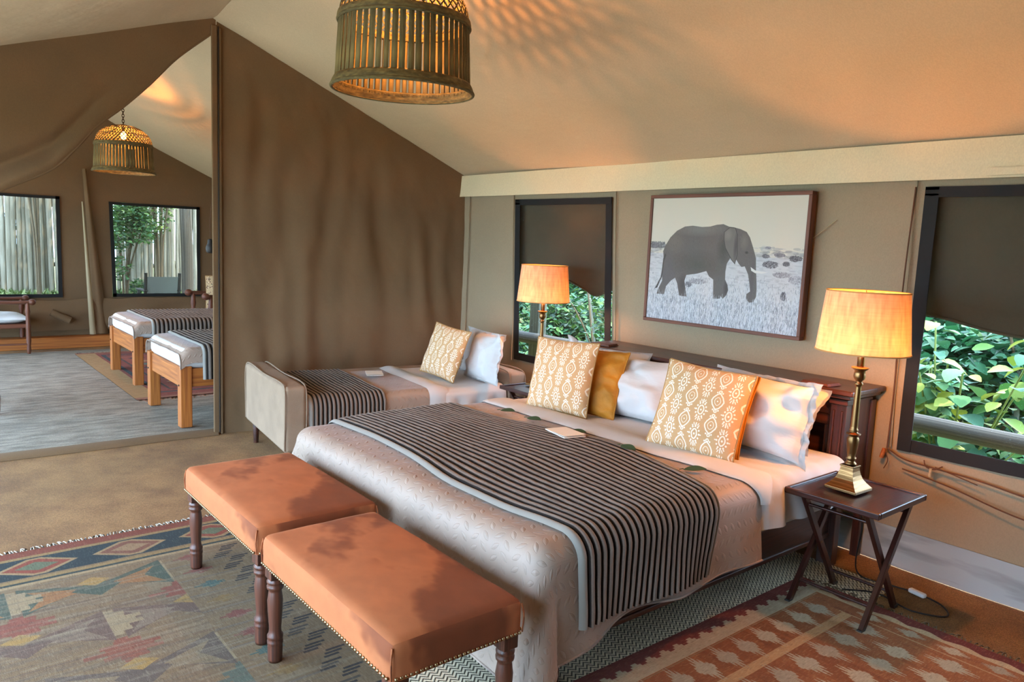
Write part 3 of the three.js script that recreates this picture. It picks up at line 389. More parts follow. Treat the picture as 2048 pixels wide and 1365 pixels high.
// ---------------------------------------------------------------- pillows and cushions
const cushC = canvasTex(1024, 1024, (g, w, h) => {
  g.fillStyle = '#cba070'; g.fillRect(0, 0, w, h);
  for (let i = 0; i < 9000; i++) { g.fillStyle = `rgba(${rnd() < 0.5 ? '230,190,130' : '150,105,50'},0.10)`; g.fillRect(rnd() * w, rnd() * h, 1 + rnd() * 2, 4 + rnd() * 10); }
  g.lineCap = 'round'; g.lineJoin = 'round';
  const col = () => '#f1e7d2';
  const rag = (pts, lw, close = true) => { g.strokeStyle = col(); g.lineWidth = lw; g.beginPath(); pts.forEach(([x, y], i) => { const a = x + (rnd() - 0.5) * 3, b = y + (rnd() - 0.5) * 3; i ? g.lineTo(a, b) : g.moveTo(a, b); }); if (close) g.closePath(); g.stroke(); };
  const dot = (x, y, r) => { g.fillStyle = col(); g.beginPath(); g.ellipse(x, y, r, r * 1.2, 0, 0, 7); g.fill(); };
  const ring = (x, y, a, b, lw, pow) => rag(Array.from({ length: 40 }, (_, i) => { const t = i / 40 * 6.2832, c = Math.cos(t), s = Math.sin(t); return [x + a * Math.sign(c) * Math.abs(c) ** pow, y + b * Math.sign(s) * Math.abs(s) ** pow]; }), lw);
  const gem = (x, y) => { ring(x, y, 44, 62, 9, 1.4); ring(x, y, 22, 31, 4, 1.2); dot(x, y, 5); for (const s of [-1, 1]) { ring(x, y + s * 76, 9, 10, 7, 1); dot(x - 20, y + s * 68, 6); dot(x + 20, y + s * 68, 6); } };
  const star = (x, y) => { ring(x, y, 20, 36, 9, 1.1); dot(x, y, 7); for (let k = 0; k < 12; k++) { const t = k / 12 * 6.2832; const X = x + Math.cos(t) * 37, Y = y + Math.sin(t) * 56; dot(X, Y, 6.5); if (k % 2 === 0) { rag([[X, Y], [x + Math.cos(t) * 50, y + Math.sin(t) * 74]], 8, false); } } for (const s of [-1, 1]) { rag([[x, y + s * 60], [x, y + s * 84]], 9, false); rag([[x - 12, y + s * 66], [x - 18, y + s * 82]], 7, false); rag([[x + 12, y + s * 66], [x + 18, y + s * 82]], 7, false); } };
  g.scale(1.45, 1.45);
  for (let i = -1; i < 6; i++) for (let j = -1; j < 6; j++) { const x = 100 + i * 205, y = 60 + j * 190; (gem)(x, y + 20); star(x + 102, y + 112); }
});
const mIkat = new THREE.MeshStandardMaterial({ map: cushC, roughness: 0.9, bumpMap: weaveB, bumpScale: 0.0008, side: THREE.DoubleSide });
const mPipe = Std({ color: '#a67f4c', roughness: 0.8 });
// pillow(w, h, thickness): origin at the middle of its lower edge, faces along z; crumple gives soft dents
const crease = (u, v, sd) => 1.3 * wob(u * 2.2 + 7, v * 2.2, sd) + 0.45 * Math.sin(5 * (u + 0.8 * v) + 7 * wob(u * 1.4, v * 1.4 + 9, sd + 1)) * Math.abs(wob(u * 1.1 + 3, v * 1.1, sd + 2) + 0.3) + 0.3 * Math.sin(9 * (v - 0.5 * u) + 6 * wob(u * 1.7, v * 1.3, sd + 3)) * smooth(0.1, 0.9, Math.max(Math.abs(u), Math.abs(v)));
function pillowGeo(w, h, T, o = {}) {
  const N = o.n ?? 40, sd = o.seed ?? 1, cr = o.crumple ?? 0.01, pull = o.pull ?? 0.07, sagY = o.sag ?? 0, fl = o.flange ?? 0;
  const face = (sgn) => sheet(N, N, (s, t) => {
    const u = s * 2 - 1, v = t * 2 - 1, k = fl, iu = clamp(Math.abs(u) / (1 - k)), iv = clamp(Math.abs(v) / (1 - k));
    const prof = Math.pow(Math.max(0, 1 - iu ** 2.4), 0.55) * Math.pow(Math.max(0, 1 - iv ** 2.4), 0.55);
    const px = u * (1 - pull * (1 - v * v) * Math.abs(u) * 0.9), py = v * (1 - pull * (1 - u * u) * Math.abs(v) * 0.9);
    const edge = fl ? smooth(0.8, 1, Math.max(Math.abs(u), Math.abs(v))) : 0;
    let z = sgn * (T / 2) * prof * (1 + sagY * (-v) * 0.5) + cr * crease(u, v, sd) * (0.35 + prof) * (sgn > 0 ? 1 : 1) + edge * fl * 0.5 * wob(u * 5 + v * 4, v * 5 - u * 3, sd + 2);
    const bend = o.bend ? o.bend(u, v) : [0, 0, 0];
    return [px * w / 2 + bend[0], h / 2 + py * h / 2 + bend[1], z + bend[2], sgn * px * w / 2 / w + 0.5, py * 0.5 + 0.5];
  });
  const a = face(1), b = face(-1); const ix = Array.from(b.index.array); for (let i = 0; i < ix.length; i += 3) [ix[i + 1], ix[i + 2]] = [ix[i + 2], ix[i + 1]]; b.setIndex(ix); b.computeVertexNormals();
  const outline = []; const n4 = 40, P = (u, v) => { const px = u * (1 - pull * (1 - v * v) * Math.abs(u) * 0.9), py = v * (1 - pull * (1 - u * u) * Math.abs(v) * 0.9), bd = o.bend ? o.bend(u, v) : [0, 0, 0]; outline.push([px * w / 2 + bd[0], h / 2 + py * h / 2 + bd[1], cr * crease(u, v, sd) * 0.35 + bd[2]]); };
  for (let i = 0; i < n4; i++) P(-1 + 2 * i / n4, -1); for (let i = 0; i < n4; i++) P(1, -1 + 2 * i / n4); for (let i = 0; i < n4; i++) P(1 - 2 * i / n4, 1); for (let i = 0; i < n4; i++) P(-1, 1 - 2 * i / n4);
  return { body: merge([a, b]), outline };
}
function cushion(name, label, cat, mat, pipeMat, pos, rot, w, h, T, o, group) {
  const g = thing(name, label, cat, pos, 0, group); g.rotation.set(R(rot[1]), R(rot[0]), R(rot[2]), 'YXZ');
  const p = pillowGeo(w, h, T, o); part('cover', p.body, mat, g);
  if (pipeMat) part('piping', tube(p.outline, 0.005, 200, 6, true), pipeMat, g);
  if (o.strip) part('gathers', Array.from({ length: 18 }, (_, i) => { const y = lerp(0.04, h - 0.04, i / 17); return tube([[w / 2 * (0.94 - 0.06 * Math.sin(y / h * Math.PI)), y, 0.012], [w / 2 - 0.04 - rr(0, 0.05), y + rr(-0.015, 0.015), T * 0.2]], 0.003, 6, 5); }), mat, g);
  return g;
}
// white pillows, back row then front row
const ear = (sx, amt) => (u, v) => { const k = smooth(0.4, 1, u * sx) * smooth(0.2, 1, v), q = smooth(0.5, 1, u * sx) * smooth(0.3, -1, v); return [sx * amt * k * 0.3, -0.02 * k, amt * (k - 0.7 * q)]; };
cushion('pillow', 'white pillow at the left of the back row, its raised corner before the window', 'pillow', mLinen, null, [2.6, 0.59, 0.5], [4, -14, 2], 0.72, 0.37, 0.17, { seed: 3, crumple: 0.02, flange: 0.08, pull: 0.05, bend: (u, v) => [0, 0.06 * smooth(-0.55, -1, u) * smooth(0.3, 1, v), 0] }, 'white bed pillows');
cushion('pillow', 'white pillow at the right of the back row, glowing orange near the lamp', 'pillow', mLinen, null, [3.74, 0.59, 0.47], [-4, -15, -2], 0.72, 0.37, 0.16, { seed: 4, crumple: 0.02, flange: 0.08, pull: 0.05, bend: (u, v) => [0.04 * smooth(0.5, 1, u) * smooth(0.2, 1, v), 0, 0.03 * smooth(0.5, 1, u)] }, 'white bed pillows');
cushion('pillow', 'plump white pillow standing between the two patterned cushions', 'pillow', mLinen, null, [3.02, 0.598, 0.71], [2, -30, 3], 0.6, 0.4, 0.24, { seed: 5, crumple: 0.03, pull: 0.1, sag: 0.4 }, 'white bed pillows');
cushion('pillow', 'white pillow with crumpled corners in front of the right end of the headboard', 'pillow', mLinen, null, [3.86, 0.6, 0.73], [-8, -24, 1], 0.68, 0.43, 0.25, { seed: 6, crumple: 0.05, flange: 0.1, pull: 0.07, n: 60, bend: ear(1, 0.06) }, 'white bed pillows');
// velvet cushions, then the printed ones
const ruched = (u, v) => [0, 0, 0.008 * Math.sin(v * 15 + 6 * wob(u * 3, v * 3, 8)) * smooth(0.3, 0.8, u) * smooth(1, 0.85, u)];
cushion('velvet_cushion', 'mustard velvet cushion behind the left patterned cushion of the large bed', 'cushion', mVelvet, mVelvet, [2.82, 0.6, 0.87], [16, -24, 0], 0.44, 0.42, 0.13, { seed: 11, crumple: 0.012, pull: 0.07, bend: ruched }, 'velvet cushions');
cushion('velvet_cushion', 'mustard velvet cushion lit orange behind the right patterned cushion', 'cushion', mVelvet, mVelvet, [3.71, 0.6, 0.92], [8, -22, -1], 0.46, 0.43, 0.13, { seed: 12, crumple: 0.012, pull: 0.07, bend: ruched }, 'velvet cushions');
cushion('patterned_cushion', 'mustard cushion printed with white medallions at the left of the large bed', 'cushion', mIkat, mPipe, [2.715, 0.6, 0.985], [12, -14, 0.5], 0.45, 0.45, 0.16, { seed: 13, crumple: 0.008, pull: 0.06, sag: 0.4 }, 'patterned cushions');
cushion('patterned_cushion', 'large mustard cushion printed with white medallions, nearest the bedside table', 'cushion', mIkat, mPipe, [3.745, 0.605, 1.035], [14, -21, -4], 0.465, 0.455, 0.17, { seed: 14, crumple: 0.008, pull: 0.06, sag: 0.4 }, 'patterned cushions');
// ---------------------------------------------------------------- sofa made up as a day bed along the partition
{
  const S = thing('sofa_bed', 'beige upholstered sofa with square piped arms along the partition, made up as a bed', 'sofa', [0.3, 0, 2.0], R(-7));
  const arm = (z) => { const a = part('arm', bx(1.08, 0.45, 0.15, 0.54, 0.395, z, 0.03, 0), mSofa, S); for (const s of [-1, 1]) part('piping', tube([[0.01, 0.19, z + s * 0.072], [0.008, 0.58, z + s * 0.072], [0.03, 0.616, z + s * 0.068], [0.54, 0.619, z + s * 0.066], [1.05, 0.616, z + s * 0.068], [1.075, 0.58, z + s * 0.07], [1.072, 0.19, z + s * 0.072]], 0.005, 90, 6), mSofa, a); };
  arm(-0.075); arm(-1.8);
  part('base', bx(1.0, 0.2, 1.62, 0.52, 0.27, -0.94, 0.02, 2), mSofa, S);
  part('back', bx(0.16, 0.34, 1.64, 0.08, 0.36, -0.94, 0.04, 2), mSofa, S);
  for (const [x, z] of [[0.09, -0.06], [0.98, -0.06], [0.09, -1.8], [0.98, -1.8]]) part('leg', lathe([[0, 0], [0.018, 0], [0.026, 0.17], [0, 0.17]], 14).translate(x, 0.002, z), mDark, S);
  const put = (o) => { o.position.copy(S.position); o.rotation.copy(S.rotation); return o; };
  const mt = put(thing('mattress', 'white mattress on the beige sofa bed', 'mattress')); part('body', bx(0.96, 0.14, 1.62, 0.55, 0.44, -0.94, 0.04, 2), mLinen, mt); part('piping', loop(0.068, 1.032, 0.48, -1.752, -0.128, 0.045, 0.005), mLinen, mt);
  const top = 0.522, pth = crossPath(0.1, 0.98, top, 0.07, 0.02, 0.3, 0.06), puff = (x, z) => 0.02 * wob(x * 3, z * 3, 81);
  const q = put(thing('quilt', 'brown taupe quilt smoothed over the sofa bed', 'bedspread')); part('cover', sheet(70, 70, (s, t) => { const tt = s * pth.len, z = lerp(-0.16, -1.14, t), [x, y] = pth.at(tt, z, 0.004, puff); return [x, y, z, tt, z]; }, 0.002), mQuilt, q); part('edge_piping', tube(Array.from({ length: 30 }, (_, i) => { const tt = i / 29 * pth.len, [x, y] = pth.at(tt, -1.14, 0.006, puff); return [x, y, -1.14]; }), 0.005, 70, 6), mQuilt, q);
  const w = put(thing('bed_sheet', 'white sheet folded over the quilt of the sofa bed', 'bed sheet')); part('sheet', sheet(70, 40, (s, t) => { const tt = s * pth.len, z = lerp(-1.12, -1.71, t), d = tt - 0.9, [x, y] = pth.at(tt, z, 0.001 + (d > 0.06 ? 0.014 * Math.sin(z * 40) * smooth(0.06, 0.2, d) + 0.012 : 0), puff); return [x, y, z, tt, z]; }, 0.002), mLinen, w);
  part('turned_down_band', sheet(70, 14, (s, t) => { const tt = s * pth.len, z = lerp(-1.06, -1.22, t), [x, y] = pth.at(tt, z, 0.006 + 0.014 * Math.sin(t * Math.PI), puff); return [x, y, z, tt, z]; }), mLinen, w);
  const th = put(thing('throw_blanket', 'ribbed grey brown plush throw across the foot of the sofa bed', 'blanket')); const p3 = crossPath(0.1, 0.98, top + 0.004, 0.075, 0.02, 0.24, 0.06);
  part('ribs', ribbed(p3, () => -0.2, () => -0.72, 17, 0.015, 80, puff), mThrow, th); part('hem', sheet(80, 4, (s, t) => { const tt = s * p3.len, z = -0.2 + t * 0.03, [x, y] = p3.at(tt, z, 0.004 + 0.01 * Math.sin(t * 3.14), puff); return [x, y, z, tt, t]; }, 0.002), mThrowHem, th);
  solo('card', [bx(0.2, 0.004, 0.13, 0, 0, 0, 0.001).rotateY(R(-25)).translate(0.8, 0.548, 1.16), bx(0.2, 0.002, 0.13, 0, 0, 0, 0.001).rotateZ(R(2)).rotateY(R(-25)).translate(0.8, 0.554, 1.16)], mPaper, 'folded white card lying on the sofa bed', 'card');
  cushion('pillow', 'white pillow behind the patterned cushion on the sofa bed', 'pillow', mLinen, null, [1.36, 0.53, 0.56], [-14, -16, 4], 0.56, 0.4, 0.17, { seed: 21, crumple: 0.022, flange: 0.09, pull: 0.06, bend: ear(1, 0.05) }, 'white bed pillows');
  cushion('pillow', 'white pillow leaning on the far arm of the sofa bed', 'pillow', mLinen, null, [1.16, 0.53, 0.42], [-8, -12, 0], 0.6, 0.38, 0.13, { seed: 22, crumple: 0.02, flange: 0.09, pull: 0.06 }, 'white bed pillows');
  cushion('patterned_cushion', 'mustard cushion printed with white medallions on the sofa bed', 'cushion', mIkat, mPipe, [1.12, 0.545, 0.79], [8, -19, -5.5], 0.415, 0.415, 0.13, { seed: 23, crumple: 0.008, pull: 0.06, sag: 0.4 }, 'patterned cushions');
}
// ---------------------------------------------------------------- table lamps
function makeTableLamp(label, pos, turn, k = 1) {
  const L = thing('table_lamp', label, 'lamp', pos, turn);
  const sq = (y0, h0, h1, hh, r = 0.003) => { const g = new THREE.CylinderGeometry(h1 * Math.SQRT2, h0 * Math.SQRT2, hh, 4, 6); g.rotateY(Math.PI / 4); return g.translate(0, y0 + hh / 2, 0); };
  const foot = [bx(0.15, 0.014, 0.15, 0, 0.007, 0, 0.003)]; let y = 0.014; const widths = [0.072, 0.066, 0.054, 0.043, 0.036, 0.031, 0.029]; for (let i = 0; i < 6; i++) { const hh = [0.006, 0.014, 0.016, 0.018, 0.02, 0.018][i]; foot.push(sq(y, widths[i], widths[i + 1], hh)); y += hh; } foot.push(bx(0.066, 0.008, 0.066, 0, y + 0.004, 0, 0.002)); y += 0.008;
  part('base', foot.map((g) => { const q = g.index ? g.toNonIndexed() : g; q.computeVertexNormals(); return q; }), mBrass, L);
  const Y = (p) => p.map(([r, v]) => [r, v + y]);
  part('stem', [lathe(Y([[0.0, 0], [0.024, 0], [0.026, 0.008], [0.019, 0.014], [0.017, 0.022], [0.022, 0.027], [0.022, 0.034], [0.017, 0.04], [0.021, 0.06], [0.026, 0.1], [0.027, 0.122], [0.022, 0.13], [0.022, 0.138], [0.031, 0.142], [0.031, 0.147], [0.018, 0.15], [0.017, 0.158], [0.02, 0.163], [0.016, 0.168], [0.0155, 0.18], [0.0125, 0.36], [0.0125, 0.366], [0.018, 0.37], [0.0185, 0.378], [0.014, 0.382], [0.014, 0.39], [0.022, 0.396], [0.026, 0.41], [0.024, 0.422], [0.022, 0.434], [0.036, 0.446], [0.037, 0.45], [0.02, 0.453], [0.0, 0.454]]), 32)], mBrass, L);
  y += 0.452;
  part('socket', [lathe([[0, y], [0.015, y], [0.016, y + 0.05], [0.011, y + 0.056], [0, y + 0.057]], 18)], mBrass, L);
  const b = part('bulb', lathe([[0.0, y + 0.05], [0.013, y + 0.055], [0.03, y + 0.09], [0.032, y + 0.108], [0.024, y + 0.13], [0.0, y + 0.14]], 20), mBulb, L);
  const s0 = 0.637 , s1 = 0.905; // shade
  const prof = []; for (let i = 0; i <= 12; i++) prof.push([lerp(0.197, 0.172, i / 12), lerp(s0, s1, i / 12)]);
  const sh = part('shade', lathe(prof, 72), mShade, L);
  for (const [r, yy] of [[0.197, s0], [0.172, s1]]) part('trim_ring', new THREE.TorusGeometry(r, 0.0035, 6, 72).rotateX(Math.PI / 2).translate(0, yy, 0), mShadeRim, sh);
  part('spider', [0, 120, 240].map((a) => rod(V(0, s1 - 0.03, 0), V(0.17 * Math.cos(R(a)), s1 - 0.004, 0.17 * Math.sin(R(a))), 0.002, 6)), mBrass, sh);
  const lt = new THREE.PointLight(WARM, TABLE_LAMP * k, 0, 2); lt.position.set(0, y + 0.1, 0); lt.castShadow = true; lt.shadow.radius = 1.4; lt.name = 'lamp_light'; L.add(lt);
  return L;
}
const mShadeRim = Std({ color: '#c89a5e', roughness: 0.9 });
makeTableLamp('brass table lamp with a glowing burlap shade on the bedside tray table', [4.41, 0.558, 0.715], R(-2));
makeTableLamp('brass table lamp with a burlap shade in front of the window, between the beds', [1.81, 0.555, 0.315], R(6), 0.55);
// ---------------------------------------------------------------- woven pendant lamps
function makePendant(label, pos, lightK, chainTop) {
  const L = thing('pendant_lamp', label, 'lamp', pos), r0 = 0.318, r1 = 0.302, hS = 0.315, hD = 0.22;   // slatted drum, then a lattice dome
  const wall = (y) => y < hS ? lerp(r0, r1, y / hS) : (() => { const t = (y - hS) / hD; return r1 * Math.pow(Math.max(0, 1 - Math.pow(t, 2.2) * 0.88), 0.55); })();
  const ring = (y0, y1, th, flare = 0) => { const p = []; for (let i = 0; i <= 6; i++) { const y = lerp(y0, y1, i / 6); p.push([wall(y) + th * 0.5 + 0.004 * Math.sin(i / 6 * 3.14) + flare * (1 - i / 6), y]); } for (let i = 6; i >= 0; i--) { const y = lerp(y0, y1, i / 6); p.push([wall(y) - th * 0.5 + flare * (1 - i / 6), y]); } p.push(p[0]); return lathe(p, 80); };
  part('lower_band', ring(0, 0.045, 0.012, 0.014), mCane, L); part('rim_cane', new THREE.TorusGeometry(wall(0) + 0.016, 0.009, 8, 80).rotateX(Math.PI / 2).translate(0, 0.002, 0), mCane, L);
  part('upper_band', ring(hS - 0.02, hS + 0.018, 0.014), mCane, L); part('rim_cane', new THREE.TorusGeometry(wall(hS) + 0.006, 0.008, 8, 80).rotateX(Math.PI / 2).translate(0, hS - 0.015, 0), mCane, L);
  const N = 56, var3 = [0.027, 0.0245, 0.0285].map((w) => sheet(4, 8, (s, t) => { const y = lerp(0.03, hS - 0.01, t), u = (s - 0.5); return [u * w, y, wall(y) + 0.004 * Math.cos(u * 3.1) + 0.002 * wob(y * 20, w * 900, 3), u * w, y]; }, 0.006));
  for (let i = 0; i < N; i++) { const m = part('slat', var3[Math.floor(rnd() * 3)], mCane, L); m.rotation.y = (i + 0.16 * (rnd() - 0.5)) / N * Math.PI * 2; }
  const strip = (dir) => sheet(2, 22, (s, t) => { const y = hS + t * hD * 0.97, r = wall(y) + dir * 0.002, a = dir * t * 0.62 + (s - 0.5) * 0.0085 / Math.max(r, 0.06); return [r * Math.sin(a), y, r * Math.cos(a), s * 0.01, y]; }, 0.003), sp = strip(1), sm = strip(-1);
  for (let i = 0; i < 46; i++) for (const g of [sp, sm]) { const m = part('cane_strip', g, mCane, L); m.rotation.y = i / 46 * Math.PI * 2; }
  for (const t of [0.5, 0.8]) part('hoop', new THREE.TorusGeometry(wall(hS + t * hD) , 0.004, 6, 60).rotateX(Math.PI / 2).translate(0, hS + t * hD, 0), mCane, L);
  part('crown_disc', lathe([[0.0, hS + hD - 0.012], [0.05, hS + hD - 0.012], [0.06, hS + hD], [0.02, hS + hD + 0.012], [0, hS + hD + 0.012]], 20), mCane, L);
  const by = hS + 0.11;
  part('bulb', lathe([[0.0, by - 0.05], [0.02, by - 0.045], [0.032, by - 0.015], [0.03, by + 0.01], [0.014, by + 0.04], [0, by + 0.045]].map(([r, y]) => [r, y]), 20), mBulb, L);
  part('socket', [rod(V(0, by + 0.04, 0), V(0, hS + hD, 0), 0.016, 12)], mCord, L);
  const links = []; let y = hS + hD + 0.02; let k = 0; while (y < chainTop) { links.push(new THREE.TorusGeometry(0.013, 0.0035, 6, 12).scale(1, 1.5, 1).rotateY(k++ % 2 ? Math.PI / 2 : 0).translate(0, y, 0)); y += 0.03; }
  part('chain', links, mChain, L);
  const lt = new THREE.PointLight(WARM, PENDANT * lightK, 0, 2); lt.position.set(0, by, 0); lt.castShadow = true; lt.shadow.radius = 0.6; lt.name = 'lamp_light'; L.add(lt);
  return L;
}
makePendant('large woven cane pendant lamp with vertical slats, in the near room', [2.76, 2.305, 2.13], 1.0, 0.94).rotation.set(R(0.5), 0, R(-1.2));
makePendant('woven cane pendant lamp on a chain, in the far room beyond the partition', [-2.86, 2.18, 2.13], 1.0, 1.16).scale.setScalar(0.9);
// ---------------------------------------------------------------- picture on the wall
const bush0 = (g, w, h) => { for (let i = 0; i < 260; i++) { const q = 90 + rnd() * 80 | 0; g.fillStyle = `rgba(${q},${q},${q},0.6)`; g.beginPath(); g.ellipse((0.01 + rnd() * 0.1) * w, (0.36 + rnd() * 0.05) * h, 3 + rnd() * 6, 2 + rnd() * 4, 0, 0, 7); g.fill(); } };
const printC = canvasTex(1200, 876, (g, w, h) => {
  const P = (l) => { g.beginPath(); l.forEach(([x, y], i) => i ? g.lineTo(x * w, y * h) : g.moveTo(x * w, y * h)); g.closePath(); };
  g.fillStyle = '#e6e0cc'; g.fillRect(0, 0, w, h);
  for (let i = 0; i < 260; i++) { const x = rnd(), y = 0.375 + rnd() * 0.1; const q = 120 + rnd() * 80 | 0; g.fillStyle = `rgba(${q},${q},${q},0.45)`; g.beginPath(); g.ellipse(x * w, y * h, 8 + rnd() * 30, 3 + rnd() * 8, 0, 0, 7); g.fill(); }
  g.fillStyle = 'rgba(214,216,220,0.85)'; g.fillRect(0, 0.45 * h, w, 0.6 * h);
  bush0(g, w, h);
  for (let i = 0; i < 900; i++) { const y = 0.42 + rnd() * 0.25, q = 150 + rnd() * 90 | 0; g.fillStyle = `rgba(${q},${q},${q + 4},0.3)`; g.beginPath(); g.ellipse(rnd() * w, y * h, 6 + rnd() * 24, 2 + rnd() * 5, 0, 0, 7); g.fill(); }
  const bush = (x, y, rx, ry, q) => { for (let i = 0; i < 200; i++) { const a = rnd() * 6.28, r = Math.sqrt(rnd()), qq = q + rnd() * 70 - 20 | 0; g.fillStyle = `rgba(${qq},${qq - 4},${qq},0.7)`; g.beginPath(); g.ellipse((x + Math.cos(a) * r * rx) * w, (y + Math.sin(a) * r * ry) * h, 2 + rnd() * 5, 2 + rnd() * 3, 0, 0, 7); g.fill(); } };
  bush(0.04, 0.39, 0.03, 0.02, 110); bush(0.78, 0.44, 0.02, 0.012, 110); bush(0.86, 0.43, 0.03, 0.012, 120); bush(0.95, 0.45, 0.035, 0.02, 95); bush(0.9, 0.49, 0.018, 0.014, 100); bush(0.81, 0.5, 0.045, 0.025, 100); bush(0.88, 0.57, 0.05, 0.02, 150); bush(0.96, 0.6, 0.04, 0.03, 165); bush(0.79, 0.38, 0.015, 0.006, 140); bush(0.9, 0.72, 0.015, 0.03, 90); bush(0.36, 0.66, 0.06, 0.02, 150); bush(0.3, 0.69, 0.02, 0.02, 120);
  const grass = (y0, y1, n, L) => { for (let i = 0; i < n; i++) { const x = rnd() * w, y = lerp(y0, y1, Math.sqrt(rnd())) * h, t = rnd(), q = t < 0.42 ? 100 + rnd() * 50 : 200 + rnd() * 55; g.strokeStyle = `rgba(${q | 0},${q + 4 | 0},${Math.min(255, q + 12) | 0},0.75)`; g.lineWidth = 1 + rnd() * 1.5; g.beginPath(); g.moveTo(x, y); g.lineTo(x + rnd() * 8 - 4, y - L * (0.4 + rnd()) * (0.4 + y / h)); g.stroke(); } };
  grass(0.6, 0.86, 3500, 14);
  const body = [[.102,.436],[.114,.393],[.149,.322],[.194,.268],[.248,.234],[.303,.227],[.367,.236],[.42,.232],[.463,.218],[.506,.213],[.545,.232],[.575,.236],[.617,.249],[.655,.269],[.677,.307],[.693,.355],[.708,.403],[.724,.46],[.729,.537],[.737,.613],[.743,.681],[.743,.739],[.73,.78],[.706,.787],[.685,.765],[.684,.726],[.705,.704],[.697,.646],[.684,.579],[.66,.522],[.64,.528],[.622,.505],[.599,.467],[.565,.469],[.547,.51],[.542,.57],[.544,.63],[.562,.669],[.569,.708],[.559,.75],[.539,.777],[.526,.763],[.518,.779],[.475,.784],[.471,.698],[.467,.637],[.437,.614],[.417,.575],[.355,.6],[.282,.616],[.271,.665],[.294,.789],[.241,.785],[.221,.691],[.203,.644],[.171,.674],[.14,.72],[.129,.786],[.074,.787],[.086,.736],[.108,.68],[.107,.593],[.112,.517]];
  P(body); g.fillStyle = '#6d655f'; g.fill(); g.save(); P(body); g.clip();
  const sh = (x, y, rx, ry, c, a) => { for (let k = 8; k > 0; k--) { g.fillStyle = `rgba(${c},${a / 8})`; g.beginPath(); g.ellipse(x * w, y * h, rx * w * k / 8, ry * h * k / 8, 0, 0, 7); g.fill(); } };
  sh(0.35, 0.25, 0.2, 0.06, '150,142,134', 0.9); sh(0.18, 0.36, 0.08, 0.1, '128,120,112', 0.8); sh(0.36, 0.53, 0.22, 0.12, '66,61,58', 0.5); sh(0.15, 0.6, 0.06, 0.15, '110,104,100', 0.7); sh(0.26, 0.7, 0.04, 0.1, '60,56,54', 0.8); sh(0.52, 0.4, 0.05, 0.12, '60,55,52', 0.7); sh(0.5, 0.62, 0.03, 0.16, '105,99,95', 0.8); sh(0.555, 0.7, 0.02, 0.08, '60,56,54', 0.8); sh(0.645, 0.34, 0.03, 0.07, '140,130,120', 0.8); sh(0.71, 0.62, 0.014, 0.16, '88,82,78', 0.8); sh(0.665, 0.42, 0.012, 0.012, '30,28,28', 0.9);
  for (let i = 0; i < 3600; i++) { const x = rnd() * w, y = rnd() * h, q = rnd() < 0.5 ? 40 : 160; g.strokeStyle = `rgba(${q},${q - 5},${q - 8},0.3)`; g.lineWidth = 1; g.beginPath(); g.moveTo(x, y); g.quadraticCurveTo(x + 6, y + 4 * rnd(), x + 12 * rnd(), y + 18 * rnd()); g.stroke(); }
  g.restore();
  const ear = [[.516,.272],[.549,.237],[.583,.241],[.599,.29],[.604,.368],[.609,.437],[.597,.507],[.574,.478],[.555,.44],[.53,.391],[.518,.332]];
  P(ear); g.fillStyle = '#7d756d'; g.fill(); g.strokeStyle = '#453f3b'; g.lineWidth = 4; g.stroke(); g.save(); P(ear); g.clip(); sh(0.54, 0.29, 0.03, 0.05, '160,150,140', 0.8); sh(0.595, 0.38, 0.015, 0.12, '60,56,52', 0.9); g.restore();
  P([[.118,.452],[.106,.495],[.102,.582],[.096,.648],[.074,.704],[.056,.745],[.076,.737],[.093,.681],[.106,.647],[.111,.582],[.114,.517],[.127,.467]]); g.fillStyle = '#514b47'; g.fill();
  P([[.696,.524],[.726,.547],[.765,.553],[.801,.558],[.766,.568],[.727,.568],[.702,.552]]); g.fillStyle = '#f0ece4'; g.fill();
  grass(0.76, 1.02, 7000, 20);
});
{
  const g = thing('framed_print', 'black and white photograph of a walking elephant in a dark wooden frame above the bed', 'picture', [3.163, 1.55, 0.052]), W = 1.165, H = 0.845, f = 0.022, D = 0.05;
  part('print', sheet(1, 1, (s, t) => [(s - 0.5) * (W - 0.03), (t - 0.5) * (H - 0.03), D / 2 - 0.008, s, t]), Std({ map: printC, color: '#dcdcdc', roughness: 0.6 }), g);
  for (const [x, y, w, h] of [[0, H / 2 - f / 2, W, f], [0, -H / 2 + f / 2, W, f], [-W / 2 + f / 2, 0, f, H - 2 * f], [W / 2 - f / 2, 0, f, H - 2 * f]]) part('frame_side', bx(w, h, D, x, y, 0, 0.003), mFrame, g);
  part('backing', bx(W - 0.03, H - 0.03, 0.008, 0, 0, -0.008, 0.001), mFrame, g);
  solo('cord', tube([[3.73, 1.7, 0.03], [3.79, 1.75, 0.02], [3.865, 1.815, 0.012]], 0.002, 14, 5), mPale, 'thin slanting pull cord on the wall right of the elephant picture', 'cord');
}
